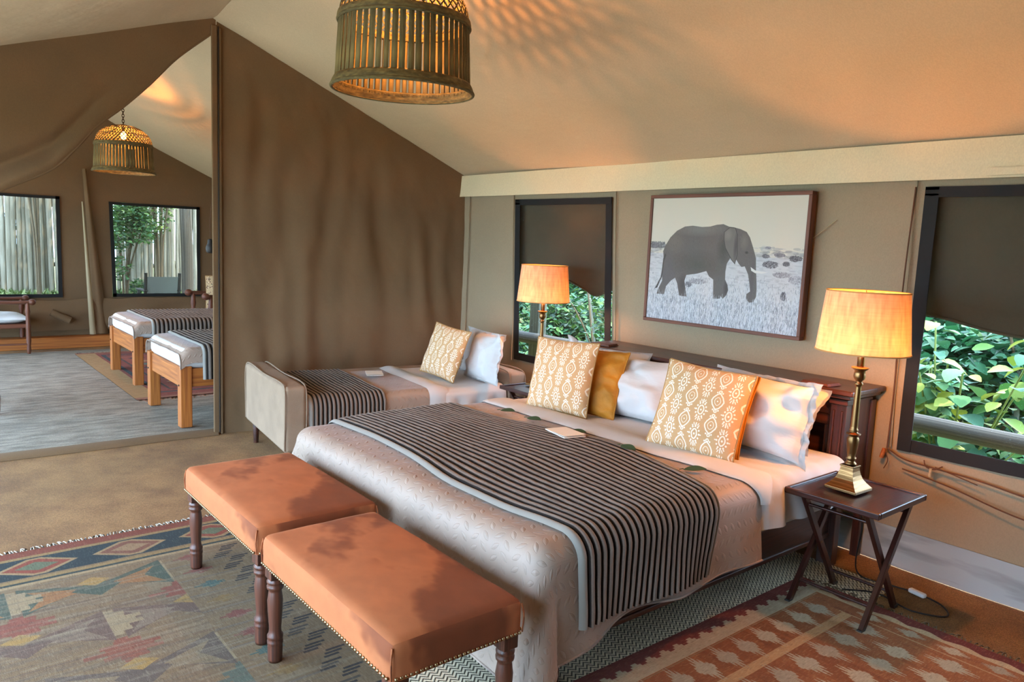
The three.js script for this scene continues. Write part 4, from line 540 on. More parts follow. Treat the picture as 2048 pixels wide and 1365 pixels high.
// wooden toggles and cords under the right window
{
  const c = thing('toggle_cord', 'dark cord with wooden toggle hanging at the lower corner of the right window', 'cord');
  part('cord', [tube([[4.27, 1.98, 0.022], [4.262, 1.4, 0.026], [4.274, 0.9, 0.026], [4.272, 0.62, 0.03]], 0.004, 40, 5), tube([[4.272, 0.62, 0.03], [4.36, 0.585, 0.035], [4.5, 0.575, 0.04], [4.7, 0.565, 0.035], [5.0, 0.53, 0.03], [5.4, 0.52, 0.03]], 0.0045, 60, 5), tube([[4.27, 0.61, 0.04], [4.29, 0.56, 0.05], [4.27, 0.51, 0.04]], 0.0025, 20, 5)], mString, c);
  part('toggle', [rod(V(4.262, 0.615, 0.036), V(4.252, 0.565, 0.04), 0.011, 10)], mPine, c);
  const d = thing('toggle_cord', 'short knotted cord with a small toggle below the right window', 'cord');
  part('cord', [tube([[4.46, 0.6, 0.03], [4.48, 0.575, 0.05], [4.52, 0.57, 0.05], [4.55, 0.59, 0.03]], 0.0035, 24, 5), tube([[4.52, 0.58, 0.04], [4.62, 0.565, 0.05], [4.72, 0.545, 0.05]], 0.003, 20, 5), tube([[4.36, 0.53, 0.03], [4.6, 0.5, 0.045], [4.9, 0.44, 0.05], [5.4, 0.4, 0.04]], 0.004, 40, 5)], mString, d);
  part('toggle', rod(V(4.505, 0.572, 0.05), V(4.503, 0.53, 0.05), 0.008, 8), mPale, d);
}
// lamp flex with its white switch on the floor
{
  const f = thing('lamp_flex', 'black lamp flex with a small white switch lying behind the tray table', 'cable');
  part('flex', tube([[4.4, 0.53, 0.6], [4.36, 0.3, 0.42], [4.34, 0.03, 0.36], [4.5, 0.008, 0.3], [4.58, 0.01, 0.29], [4.72, 0.008, 0.32], [4.78, 0.008, 0.42], [4.66, 0.008, 0.5], [4.48, 0.01, 0.46], [4.36, 0.01, 0.56]], 0.004, 90, 6), mCord, f);
  part('switch', bx(0.085, 0.022, 0.03, 0, 0, 0, 0.009).rotateY(R(-12)).translate(4.6, 0.014, 0.295), mWhite, f);
}
// ---------------------------------------------------------------- rugs
const fringe = (name, n, from, to, dir, len, mat, parent) => part(name, Array.from({ length: n }, (_, i) => { const s = (i + 0.5) / n, a = rr(-0.5, 0.5), L = len * rr(0.6, 1.2), x = lerp(from[0], to[0], s), z = lerp(from[1], to[1], s), dx = dir[0] + a * dir[1], dz = dir[1] + a * dir[0]; return tube([[x, 0.009, z], [x + dx * L * 0.5, 0.015, z + dz * L * 0.5 + 0.004], [x + dx * L, 0.006, z + dz * L]], 0.003, 5, 4); }), mat, parent);
const weaveRug = (g, w, h, k = 1) => { for (let i = 0; i < 26000 * k; i++) { const q = rnd() < 0.5 ? '255,240,210' : '30,20,10'; g.fillStyle = `rgba(${q},0.09)`; g.fillRect(rnd() * w, rnd() * h, 2, 5 + rnd() * 12); } };
// the multicoloured kilim: canvas x = along z (weft, jagged), canvas y = along x away from the fringe
const rug1C = canvasTex(1400, 1400, (g, w, h) => {
  const S = w / 2.4;                                         // pixels per metre
  const F = (c, l) => { g.fillStyle = c; g.beginPath(); l.forEach(([a, b], i) => i ? g.lineTo(a * S, b * S) : g.moveTo(a * S, b * S)); g.closePath(); g.fill(); };
  const rect = (c, a0, b0, a1, b1) => F(c, [[a0, b0], [a1, b0], [a1, b1], [a0, b1]]);
  const gem = (c, a, b, ra, rb, n = 7) => { const l = []; for (let i = 0; i <= n; i++) { const t = i / n; l.push([a - ra * (1 - t), b - rb * t]); if (i < n) l.push([a - ra * (1 - (i + 1) / n), b - rb * t]); } for (let i = n; i >= 0; i--) { const t = i / n; l.push([a + ra * (1 - t), b - rb * t]); } for (let i = 0; i <= n; i++) { const t = i / n; l.push([a + ra * t * 0 + ra * (1 - t), b + rb * t]); } for (let i = n; i >= 0; i--) { const t = i / n; l.push([a - ra * (1 - t), b + rb * t]); } F(c, l); };
  const comb = (c, a, b, ra, rb, d = 1) => { const n = 4; for (let i = -n; i <= n; i++) { const L = ra * (1 - Math.abs(i) / (n + 1)); rect(c, a - L * (i % 2 ? 1 : 0.62), b + i * rb / n - rb / n * 0.62, a + L * (i % 2 ? 0.62 : 1), b + i * rb / n + rb / n * 0.62); } };
  rect('#937b5b', 0, 0, 2.4, 2.4);
  for (let i = 0; i < 400; i++) { const a = rnd() * 2.4, b = 0.45 + rnd() * 2; rect(['rgba(120,112,96,.2)', 'rgba(190,176,150,.2)', 'rgba(120,96,84,.16)'][i % 3], a, b, a + 0.1 + rnd() * 0.5, b + 0.01 + rnd() * 0.03); }
  rect('#8f4a34', 0, 0, 2.4, 0.075); rect('#a98d5c', 0, 0.075, 2.4, 0.105); rect('#2c3a3e', 0, 0.105, 2.4, 0.33); rect('#a98d5c', 0, 0.345, 2.4, 0.375); rect('#38443f', 0, 0.375, 2.4, 0.395); rect('#b7a07a', 0, 0.395, 2.4, 0.42);
  for (let k = -1; k < 7; k++) { const a = 0.1 + k * 0.4, alt = k % 2; F('#b0946a', [[a - 0.17, 0.218], [a - 0.03, 0.118], [a + 0.03, 0.118], [a + 0.17, 0.218], [a + 0.03, 0.32], [a - 0.03, 0.32]]); F(alt ? '#8c5b46' : '#9a4c36', [[a - 0.14, 0.218], [a - 0.02, 0.135], [a + 0.02, 0.135], [a + 0.14, 0.218], [a + 0.02, 0.3], [a - 0.02, 0.3]]); F(alt ? '#a98a66' : '#6f7a5e', [[a - 0.09, 0.218], [a, 0.165], [a + 0.09, 0.218], [a, 0.27]]); }
  // big stepped figures in rows
  const row = (b, cA, cB, cC, off) => { for (let k = -1; k < 5; k++) { const a = off + k * 0.62; for (const s of [-1, 1]) { F(cA, [[a, b - 0.02], [a + s * 0.29, b - 0.15], [a + s * 0.29, b + 0.13], [a + s * 0.16, b + 0.05]]); F(cB, [[a + s * 0.02, b], [a + s * 0.26, b - 0.1], [a + s * 0.2, b - 0.02], [a + s * 0.27, b + 0.1], [a + s * 0.12, b + 0.03]]); } comb('#b09d7a', a + 0.31, b - 0.02, 0.13, 0.1); gem(cA, a, b + 0.0, 0.1, 0.09); comb(cC, a + 0.31, b + 0.22, 0.15, 0.085); gem('#b79455', a, b - 0.07, 0.07, 0.05); } };
  row(0.6, '#586455', '#aa7a4c', '#9a5b48', 0.1); row(1.0, '#7c6456', '#94806c', '#9c5f48', 0.42); row(1.42, '#75665a', '#9a8668', '#6b7668', 0.1); row(1.86, '#7a7264', '#927058', '#9a5b48', 0.42);
  // small combs toward the bench side
  rect('#937b5b', 0, 0.42, 0.42, 2.4); for (let k = 0; k < 10; k++) { comb(['#93564a', '#93564a', '#57706a', '#9a7c4c'][k % 4], 0.3, 0.5 + k * 0.17, 0.075, 0.03); rect('#8a7a68', 0.14, 0.58 + k * 0.17, 0.42, 0.593 + k * 0.17); }
  for (let k = 0; k < 26; k++) for (let q = 0; q < 3; q++) rect('#413a36', 0.05 + q * 0.022 + (k % 2) * 0.05, 0.45 + k * 0.075 + q * 0.02, 0.13 + q * 0.012 + (k % 2) * 0.05, 0.463 + k * 0.075 + q * 0.02);
  for (let i = 0; i < 1000; i++) { const a = rnd() * 2.4, b = 0.42 + rnd() * 2; rect(['rgba(150,136,112,.35)', 'rgba(176,162,136,.3)', 'rgba(110,100,88,.2)'][i % 3], a, b, a + 0.06 + rnd() * 0.3, b + 0.006 + rnd() * 0.012); }
  weaveRug(g, w, h, 1.4);
});
const rugB = dataTex(512, 512, (u, v, i, j) => 0.5 + 0.35 * Math.sin(j * Math.PI / 4) + 0.3 * (hash(i >> 1, j >> 2, 7) - 0.5), false, [6, 6]);
{
  const X0 = 1.8, X1 = 4.2, Z0 = 2.7, Z1 = 5.1, k = thing('rug', 'multicoloured geometric kilim rug under the two suede benches', 'rug');
  part('weave', [sheet(60, 60, (s, t) => { const x = lerp(X0, X1, s), z = lerp(Z0, Z1, t); return [x, 0.012 + 0.004 * wob(x * 4, z * 4, 91), z, t, 1 - s]; }, -0.008)], Std({ map: rug1C, color: '#cfc8c0', bumpMap: rugB, bumpScale: 0.003, roughness: 1 }), k);
  fringe('fringe', 170, [X0, Z0], [X0, Z1], [-1, 0], 0.045, Std({ color: '#b9b0a0' }), k).userData.kind = 'stuff';
  fringe('fringe', 90, [X0 + 0.004, Z0], [X0 + 0.004, Z1], [-1, 0], 0.035, Std({ color: '#35302c' }), k).userData.kind = 'stuff';
}
// rust rug with stepped stars at the bedside
const rug2C = canvasTex(1400, 1400, (g, w, h) => {
  const S = w / 2.0, rect = (c, a0, b0, a1, b1) => { g.fillStyle = c; g.fillRect(a0 * S, b0 * S, (a1 - a0) * S, (b1 - b0) * S); };
  rect('#a4662f', 0, 0, 2, 2); for (let i = 0; i < 900; i++) rect(['rgba(120,62,26,.22)', 'rgba(176,110,58,.2)'][i % 2], rnd() * 2, rnd() * 2, 0.0, 0.0);
  for (let i = 0; i < 700; i++) { const a = rnd() * 2, b = rnd() * 2; rect(['rgba(110,56,24,.2)', 'rgba(180,112,60,.18)'][i % 2], a, b, a + 0.02 + rnd() * 0.1, b + 0.006 + rnd() * 0.02); }
  // border along a = 0 (bed side): dark red, then grey teeth, then a thin line; canvas a = metres from the bed side edge, b = metres from the wall side edge
  rect('#6b2a1e', 0, 0, 2, 0.075); rect('#6b2a1e', 0, 0, 0.085, 2);
  for (let b = 0.0; b < 2; b += 0.085) { for (let q = 0; q < 6; q++) rect('#a8977a', 0.085 - 0.04 * (1 - Math.abs(q - 2.5) / 3), b + q * 0.014, 0.135, b + (q + 1) * 0.014); }
  rect('#a8977a', 0.1, 0.09, 0.14, 2); for (let a = 0.1; a < 2; a += 0.15) { g.fillStyle = '#b59c76'; g.beginPath(); g.moveTo(a * S, 0.075 * S); g.lineTo((a + 0.06) * S, 0.055 * S); g.lineTo((a + 0.09) * S, 0.055 * S); g.lineTo((a + 0.15) * S, 0.075 * S); g.lineTo((a + 0.15) * S, 0.1 * S); g.lineTo(a * S, 0.1 * S); g.fill(); }
  rect('#8a6d4a', 0.145, 0.11, 0.15, 2); rect('#b08d62', 0.3, 0.19, 2, 0.197); rect('#b2895c', 0.315, 0.19, 0.36, 2);
  const star = (a, b, r) => { const n = 6; g.fillStyle = ['#a99a80', '#b3a184', '#a08f76'][Math.floor(rnd() * 3)]; for (let i = -n; i <= n; i++) { const t = Math.abs(i) / n, L = r * (1 - t) * (i % 2 ? 1.5 : 0.7) + r * 0.2, hh = r * 0.125; for (let q = 0; q < 3; q++) { const l2 = L * (q === 1 ? 1.12 : 0.92); g.fillRect((a - l2) * S, (b + i * hh - hh / 2 + q * hh / 3) * S, 2 * l2 * S, hh / 3 * S + 1); } } };
  for (let k = 0; k < 14; k++) star(0.235, 0.26 + k * 0.14, 0.058);
  for (let c = 0; c < 12; c++) for (let k = 0; k < 14; k++) star(0.45 + c * 0.175, 0.27 + k * 0.155 + (c % 2) * 0.075, 0.062);
  for (let c = 0; c < 11; c++) star(0.42 + c * 0.17, 0.14, 0.04);
  weaveRug(g, w, h, 1.4);
});
{
  const X0 = 4.165, X1 = 6.165, Z0 = 0.6, Z1 = 2.6, k = thing('rug', 'rust orange kilim rug with grey stepped stars under the bedside table', 'rug');
  part('weave', [sheet(60, 60, (s, t) => { const x = lerp(X0, X1, s), z = lerp(Z0, Z1, t); return [x, 0.0125 + 0.004 * wob(x * 4, z * 4, 93), z, s, 1 - t]; }, -0.007)], Std({ map: rug2C, bumpMap: rugB, bumpScale: 0.003, roughness: 1 }), k);
  fringe('fringe', 120, [X0, Z0], [X1, Z0], [0, -1], 0.04, Std({ color: '#6d5c44' }), k).userData.kind = 'stuff';
}
solo('rug', [sheet(40, 40, (s, t) => { const x = lerp(1.95, 4.5, s), z = lerp(0.32, 2.74, t); return [x, 0.007 + 0.002 * wob(x * 4, z * 4, 95), z, x, z]; }, -0.006)], mMat, 'large coarse grey green woven mat under the bed', 'rug');
solo('carpet', [sheet(120, 120, (s, t) => { const x = lerp(-4.95, -0.06, s), z = lerp(0.3, 5.1, t); return [x, 0.008 + 0.006 * wob(x * 2.5, z * 9, 97), z, z, x]; }, -0.007)], mCarpet, 'pale grey rippled woven carpet covering the far room floor', 'carpet');
const rug3C = canvasTex(900, 512, (g, w, h) => {
  g.fillStyle = '#7e3b2f'; g.fillRect(0, 0, w, h); g.fillStyle = '#a07a4c'; g.fillRect(0, 0, w, 60); g.fillRect(0, h - 60, w, 60); g.fillStyle = '#8d5a44'; g.fillRect(0, 0, 24, h); g.fillRect(w - 24, 0, 24, h);
  for (const [m, c] of [[70, '#33363a'], [84, '#7e3b2f'], [110, '#4a3b36'], [118, '#8d4636']]) { g.fillStyle = c; g.fillRect(m, m, w - 2 * m, h - 2 * m); }
  for (let i = 0; i < 9; i++) for (let j = 0; j < 3; j++) { const x = 180 + i * 70, y = 165 + j * 90; g.fillStyle = ['#2f3438', '#a5764e', '#5d6a5c'][(i + j) % 3]; g.beginPath(); g.moveTo(x - 26, y); g.lineTo(x, y - 30); g.lineTo(x + 26, y); g.lineTo(x, y + 30); g.fill(); } weaveRug(g, w, h, 0.5);
});
{
  const k = thing('rug', 'faded red kilim rug under the two narrow beds of the far room', 'rug');
  part('weave', sheet(40, 30, (s, t) => { const x = lerp(-4.6, -1.5, s), z = lerp(0.6, 2.36, t); return [x, 0.0185 + 0.006 * wob(x * 3, z * 6, 99), z, s, t]; }, -0.006), Std({ map: rug3C, bumpMap: rugB, bumpScale: 0.003, roughness: 1 }), k);
  fringe('fringe', 60, [-4.6, 0.6], [-4.6, 2.36], [-1, 0], 0.09, Std({ color: '#4a3c3c' }), k).userData.kind = 'stuff'; fringe('fringe', 60, [-1.5, 0.6], [-1.5, 2.36], [1, 0], 0.07, Std({ color: '#8d5a44' }), k).userData.kind = 'stuff';
}
// ---------------------------------------------------------------- the two narrow beds of the far room
function makeSingle(label, x0, x1, zf) {
  const w = x1 - x0, b = thing('single_bed', label, 'bed', [x0, 0, zf]), LZ = zf - 0.12;
  for (const [x, z] of [[0.045, -0.045], [w - 0.045, -0.045], [0.045, -LZ + 0.05], [w - 0.045, -LZ + 0.05]]) { const l = part('leg', bx(0.09, 0.5, 0.09, x, 0.265, z, 0.006, 1), mPine, b); part('bolt', rod(V(x, 0.36, z + 0.045), V(x, 0.36, z + 0.05), 0.008, 8), mCord, l); }
  part('foot_board', bx(w - 0.12, 0.16, 0.03, w / 2, 0.42, -0.035, 0.004), mPine, b);
  for (const x of [0.03, w - 0.03]) part('side_rail', bx(0.03, 0.15, LZ - 0.1, x, 0.42, -LZ / 2, 0.004, 2), mPine, b);
  part('headboard', bx(w - 0.06, 0.5, 0.03, w / 2, 0.55, -LZ + 0.03, 0.005), mPine, b);
  return b;
}
const farGroup = 'narrow beds of the far room';
function dressSingle(x0, x1, zf, whichA, open) {
  const w = x1 - x0, put = (o) => { o.position.set(x0, 0, zf); return o; }, LZ = zf - 0.16, top = 0.665;
  const m = put(thing('mattress', 'white mattress of the far room bed ' + whichA, 'mattress')); part('body', bx(w - 0.03, 0.17, LZ - 0.02, w / 2, 0.575, -LZ / 2 - 0.01, 0.05, 2), mLinen, m); part('piping', loop(0.012, w - 0.012, 0.62, -LZ - 0.002, -0.018, 0.05, 0.006), mLinen, m);
  const pth = crossPath(0.05, w - 0.05, top, 0.055, 0.15, 0.15, 0.04), puff = (x, z) => 0.014 * wob(x * 4, z * 4, 57);
  const q = put(thing('quilt', 'taupe quilt tucked over the far room bed ' + whichA, 'bedspread')); part('cover', [sheet(60, 60, (s, t) => { const tt = s * pth.len, z = lerp(0.0, -LZ + 0.5, t), e = smooth(0.06, 0, t), [x, y] = pth.at(tt, z, 0.004, puff); return [x, y - 0.05 * e * e, z, tt, z]; }, 0.002)], mQuilt, q); part('edge_piping', tube(Array.from({ length: 30 }, (_, i) => { const tt = i / 29 * pth.len, [x, y] = pth.at(tt, 0, 0.004, puff); return [x, y - 0.05, 0.002]; }), 0.005, 60, 6), mQuilt, q);
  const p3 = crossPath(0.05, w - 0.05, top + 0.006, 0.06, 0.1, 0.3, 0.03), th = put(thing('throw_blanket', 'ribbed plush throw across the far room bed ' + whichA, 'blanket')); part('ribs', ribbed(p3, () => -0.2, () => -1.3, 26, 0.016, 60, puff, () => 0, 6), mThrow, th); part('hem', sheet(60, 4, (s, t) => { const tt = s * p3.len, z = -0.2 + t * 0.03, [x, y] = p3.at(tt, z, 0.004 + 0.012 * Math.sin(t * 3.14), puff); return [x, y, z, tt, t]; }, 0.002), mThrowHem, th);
  cushion('pillow', 'white pillow at the head of the far room bed ' + whichA, 'pillow', mLinen, null, [x0 + w / 2, 0.67, 0.34], [0, -30, 0], 0.62, 0.4, 0.16, { seed: 31 + (open ? 1 : 0), crumple: 0.02, pull: 0.07 });
}
makeSingle('low pine single bed of the far room, next to the partition', -1.28, -0.25, 2.32); dressSingle(-1.28, -0.25, 2.32, 'next to the partition', 0);
makeSingle('low pine single bed of the far room, farther from the partition', -3.3, -2.2, 2.22); dressSingle(-3.3, -2.2, 2.22, 'farther from the partition', 1);
// ---------------------------------------------------------------- chairs and table of the far room
function makeArmchair(label, pos, turn) {
  const c = thing('armchair', label, 'chair', pos, turn);                    // faces +x before the turn
  for (const z of [-0.3, 0.3]) {
    part('leg', metric(lathe([[0, 0], [0.018, 0], [0.024, 0.06], [0.02, 0.1], [0.028, 0.16], [0.025, 0.3], [0.03, 0.34], [0.024, 0.36], [0.022, 0.48], [0.03, 0.52], [0.024, 0.56], [0.02, 0.62], [0, 0.64]], 18), 1).translate(0.28, 0.02, z), mFrame, c);
    part('leg', bar(V(-0.28, 0.02, z), V(-0.36, 0.98, z), 0.045, 0.045, 0.008), mFrame, c);
    const arm = part('arm', [tube([[-0.32, 0.66, z], [-0.05, 0.655, z], [0.2, 0.65, z], [0.32, 0.655, z]], 0.022, 30, 8)], mFrame, c); part('knob', new THREE.SphereGeometry(0.042, 16, 10).scale(1, 0.9, 1).translate(0.33, 0.655, z), mFrame, arm);
  }
  part('seat', [bx(0.62, 0.05, 0.6, 0, 0.36, 0, 0.01), bx(0.6, 0.02, 0.03, 0, 0.14, 0.3, 0.004), bx(0.6, 0.02, 0.03, 0, 0.14, -0.3, 0.004)], mFrame, c);
  part('top_rail', bx(0.04, 0.09, 0.62, -0.355, 0.93, 0, 0.01, 2), mFrame, c); for (let i = 0; i < 5; i++) part('back_slat', bar(V(-0.305, 0.38, -0.2 + i * 0.1), V(-0.35, 0.9, -0.2 + i * 0.1), 0.018, 0.05, 0.003), mFrame, c);
  part('seat_cushion', [pillowGeo(0.56, 0.58, 0.14, { seed: 41, crumple: 0.012, pull: 0.03 }).body.rotateX(-Math.PI / 2).translate(0.02, 0.44, 0.29)], mLinen, c);
  return c;
}
makeArmchair('wooden armchair with a pale seat cushion under the fence window', [-5.08, 0, 3.1], R(90));
makeArmchair('wooden armchair with knobbed arms and white cushion beside the garden window', [-4.1, 0, 0.64], R(-90)).scale.setScalar(1.2);
const floralC = canvasTex(512, 512, (g, w, h) => { g.fillStyle = '#a58a66'; g.fillRect(0, 0, w, h); for (let i = 0; i < 130; i++) { const x = rnd() * w, y = rnd() * h; for (let k = 0; k < 6; k++) { g.fillStyle = ['#5a2a22', '#6d4632', '#d0b890', '#45402c'][Math.floor(rnd() * 4)]; g.beginPath(); g.ellipse(x + rnd() * 30 - 15, y + rnd() * 30 - 15, 4 + rnd() * 8, 3 + rnd() * 5, rnd() * 3, 0, 7); g.fill(); } } });
cushion('floral_cushion', 'brown floral cushion standing on the far armchair', 'cushion', Std({ map: floralC, roughness: 0.95 }), mPipe, [-4.08, 0.61, 0.72], [48, -12, 6], 0.44, 0.44, 0.14, { seed: 44, crumple: 0.008, pull: 0.05 });
{
  const t = thing('side_table', 'dark wooden table with turned legs at the left of the doorway', 'table', [-1.75, 0, 3.75]);
  part('table_top', [bx(0.7, 0.03, 0.7, 0, 0.665, 0, 0.008), bx(0.62, 0.07, 0.62, 0, 0.615, 0, 0.004)], mFrame, t);
  for (const [x, z] of [[0.3, -0.3], [-0.3, -0.3], [0.3, 0.3], [-0.3, 0.3]]) part('leg', metric(lathe([[0, 0], [0.022, 0], [0.03, 0.03], [0.034, 0.16], [0.024, 0.2], [0.034, 0.22], [0.026, 0.25], [0.022, 0.3], [0.032, 0.46], [0.024, 0.5], [0.034, 0.53], [0.034, 0.58], [0, 0.58]], 20), 1).translate(x, 0.012, z), mFrame, t);
}
{
  const h = thing('hanging_torch', 'small black hand torch hanging by the partition edge in the far room', 'torch', [-0.045, 1.435, 2.145]);
  part('body', lathe([[0, 0], [0.018, 0], [0.03, 0.01], [0.034, 0.04], [0.026, 0.065], [0.02, 0.075], [0.02, 0.1], [0.01, 0.11], [0, 0.11]], 18), mCord, h); part('loop', tube([[0, 0.108, 0], [0.004, 0.2, 0.003], [0.01, 0.3, -0.002], [0.03, 0.5, -0.02]], 0.0022, 30, 5), mString, h);
}
// ---------------------------------------------------------------- outside
// ground with a rise toward the fence
const groundY = (x, z) => -0.12 - 0.25 * smooth(-0.6, -3, z) + (x < -7 ? 0.42 * smooth(-7.2, -9.2, x) : 0) + 0.05 * wob(x * 1.2, z * 1.2, 201) + 0.9 * smooth(-4, -10, z);
{
  const gc = dataTex(512, 512, (u, v, i, j) => mul(mixc(hx('#5d6b34'), hx('#8a7a4c'), clamp((fbm(u, v, 6, 6, 5, 203) - 0.4) * 3)), 0.8 + 0.4 * hash(i, j, 2)), true, [0.5, 0.5]);
  const m = Std({ map: gc, roughness: 1 });
  struct('ground', [sheet(90, 90, (s, t) => { const x = lerp(-30, 30, s), z = lerp(30, -30, t), y = groundY(x, z); return [x, (x > -6 && x < 9 && z > -0.5 && z < 6.2) ? -0.2 : y, z, x, z]; })], m, 'green and earthy ground outside the tent');
  struct('terrace', bx(2.6, 0.1, 6.2, -6.95, -0.055, 2.2, 0.01), mGrey, 'timber veranda deck under the garden chair');
}
struct('bounce_terrace', bx(16, 0.1, 4.6, 1.4, -0.12, FRONT_Z + 2.4, 0.01), Std({ map: woodTex('#b7ab96', '#d8ccb6', 66), roughness: 0.9 }), 'unseen pale timber terrace added to bounce daylight through the open doorways');  // unseen pale deck, added to bounce daylight in onto the bed foot
const leafMat = (h, tr = 0.35) => new THREE.MeshPhysicalMaterial({ color: h, roughness: 0.8, transmission: tr, thickness: 0, side: THREE.DoubleSide });
const mLeafW = leafMat('#cfd2cf', 0.25), mStem = Std({ color: '#6d5c44', roughness: 0.9 }), mStemG = Std({ color: '#71803f', roughness: 0.8 });
const leafGeo = (L, W, droop = 0.15) => sheet(4, 2, (s, t) => { const w = W * Math.pow(Math.sin(Math.min(0.98, s * 0.93 + 0.05) * Math.PI), 0.75); return [(t - 0.5) * 2 * w, 0.25 * Math.abs(t - 0.5) * w * 2 - droop * L * s * s, s * L, s, t]; });
const leafSmall = leafGeo(1, 0.28), leafBroad = leafGeo(1, 0.44, 0.25), leafNarrow = leafGeo(1, 0.12, 0.3);
const GREENS = ['#20553a', '#2c6a42', '#3a7d4a', '#1f4a34', '#52873c', '#6f9a40'];
function foliage(parent, geo, n, place, size, tint, name = 'foliage') {
  const im = new THREE.InstancedMesh(geo, mLeafW, n), d = new THREE.Object3D(), c = new THREE.Color();
  for (let i = 0; i < n; i++) { d.position.set(...place(i)); d.rotation.set(rr(-0.9, 0.6), rr(0, 6.28), rr(-0.6, 0.6), 'YXZ'); d.scale.setScalar(size * rr(0.6, 1.4)); d.updateMatrix(); im.setMatrixAt(i, d.matrix); c.set(tint[Math.floor(rnd() * tint.length)]).multiplyScalar(rr(0.7, 1.25)); im.setColorAt(i, c); }
  im.name = name; im.userData.kind = 'stuff'; parent.add(im); return im;
}
// a bush of clustered leaves over a few leaning stems
function makeBush(name, label, cat, x, z, rx, h, rz, n, size, geo, tint, group, stems = 5, stemMat = mStem, low = 0.05) {
  const y0 = groundY(x, z), b = thing(name, label, cat, [x, y0, z], 0, group);
  const cl = Array.from({ length: 16 }, () => [rr(-1, 1) * rx * 0.75, lerp(low, 1, Math.sqrt(rnd())) * h, rr(-1, 1) * rz * 0.75, rr(0.25, 0.5)]);
  foliage(b, geo, n, () => { const c = cl[Math.floor(rnd() * cl.length)], r = c[3] * Math.min(rx, h * 0.6); let v; do { v = [rr(-1, 1), rr(-1, 1), rr(-1, 1)]; } while (Math.hypot(...v) > 1); return [c[0] + v[0] * r * 1.3, Math.max(0.03, c[1] + v[1] * r), c[2] + v[2] * r]; }, size, tint);
  for (let i = 0; i < stems; i++) { const c = cl[i]; part('stem', tube([[c[0] * 0.15, -0.05, c[2] * 0.15], [c[0] * 0.4, c[1] * 0.5, c[2] * 0.3], [c[0], c[1] * 1.02, c[2]]], 0.008 + 0.006 * rnd() + h * 0.003, 12, 6), stemMat, b); }
  return b;
}
// side behind the beds -----------------------------------------------------
makeBush('shrub', 'dense green undergrowth beyond the small lamp window, at its left', 'bush', -4.3, -5.2, 2.4, 2.0, 1.3, 6500, 0.11, leafSmall, GREENS, 'undergrowth behind the beds');
makeBush('shrub', 'dense green undergrowth seen in the middle of the small lamp window', 'bush', -2.2, -3.6, 1.5, 1.1, 0.9, 6000, 0.085, leafSmall, GREENS, 'undergrowth behind the beds');
makeBush('shrub', 'yellow green bush in the sun behind the blind of the small lamp window', 'bush', -6.2, -7.4, 2.8, 3.6, 1.4, 6500, 0.13, leafSmall, ['#5c9a3c', '#86ac3c', '#3c7a40', '#a3b84c'], 'undergrowth behind the beds');
makeBush('shrub', 'low leafy undergrowth at the right side of the small lamp window', 'bush', -1.3, -3.2, 1.6, 0.9, 1.0, 4500, 0.085, leafSmall, GREENS, 'undergrowth behind the beds');
makeBush('shrub', 'dark thicket deep behind the timber rail of the right window', 'bush', 2.3, -6.4, 2.4, 2.6, 1.3, 8000, 0.12, leafSmall, ['#1f4a30', '#2a5c3a', '#357046', '#1c3c28'], 'undergrowth behind the beds');
makeBush('shrub', 'green thicket behind the timber rail at the right edge of the right window', 'bush', 3.4, -5.0, 1.9, 2.5, 1.2, 7000, 0.11, leafSmall, GREENS, 'undergrowth behind the beds');
makeBush('shrub', 'mid green bush with long pointed leaves behind the timber rail', 'bush', 3.5, -3.4, 1.0, 1.25, 0.6, 2800, 0.115, leafBroad, ['#2f7a4c', '#3f8d58', '#4d9a60', '#2c6a44'], 'undergrowth behind the beds');
makeBush('shrub', 'low bright undergrowth under the timber rail of the right window', 'bush', 3.8, -2.4, 1.3, 0.42, 0.6, 3800, 0.075, leafSmall, ['#4f8f4c', '#6aa050', '#86b058', '#3c7c48'], 'undergrowth behind the beds');
// broad-leaved shrub close to the rail: its big leaves are built one by one
{
  const b = thing('broadleaf_shrub', 'sunlit yellow green shrub with large broad leaves just behind the timber rail', 'bush', [3.85, -0.3, -1.95]);
  const mats = ['#356a38', '#4a7d3e', '#768f32', '#929c35', '#2d6547', '#568750'].map((c) => leafMat(c, 0.3)); const geos = [leafGeo(0.2, 0.085, 0.3), leafGeo(0.17, 0.08, 0.2), leafGeo(0.23, 0.09, 0.35)];
  for (let k = 0; k < 9; k++) {
    const tx = rr(-0.4, 0.75), tz = rr(-0.45, 0.3), th = rr(0.8, 1.5), P = (t) => V(tx * t, th * t, tz * t * t);
    part('stem', tube([P(0).toArray(), P(0.5).toArray(), P(1).toArray()], 0.007, 14, 6), mStemG, b);
    for (let i = 0; i < 22; i++) { const t = lerp(0.35, 1, i / 21), p = P(t), a = i * 2.4 + k, L = part('leaf', geos[i % 3], mats[Math.floor(rnd() * 6)], b); L.position.set(p.x + Math.sin(a) * 0.05, p.y + rr(-0.02, 0.05), p.z + Math.cos(a) * 0.05); L.rotation.set(rr(-0.2, 0.7), a, rr(-0.3, 0.3), 'YXZ'); L.scale.setScalar(rr(0.4, 0.9)); }
  }
}
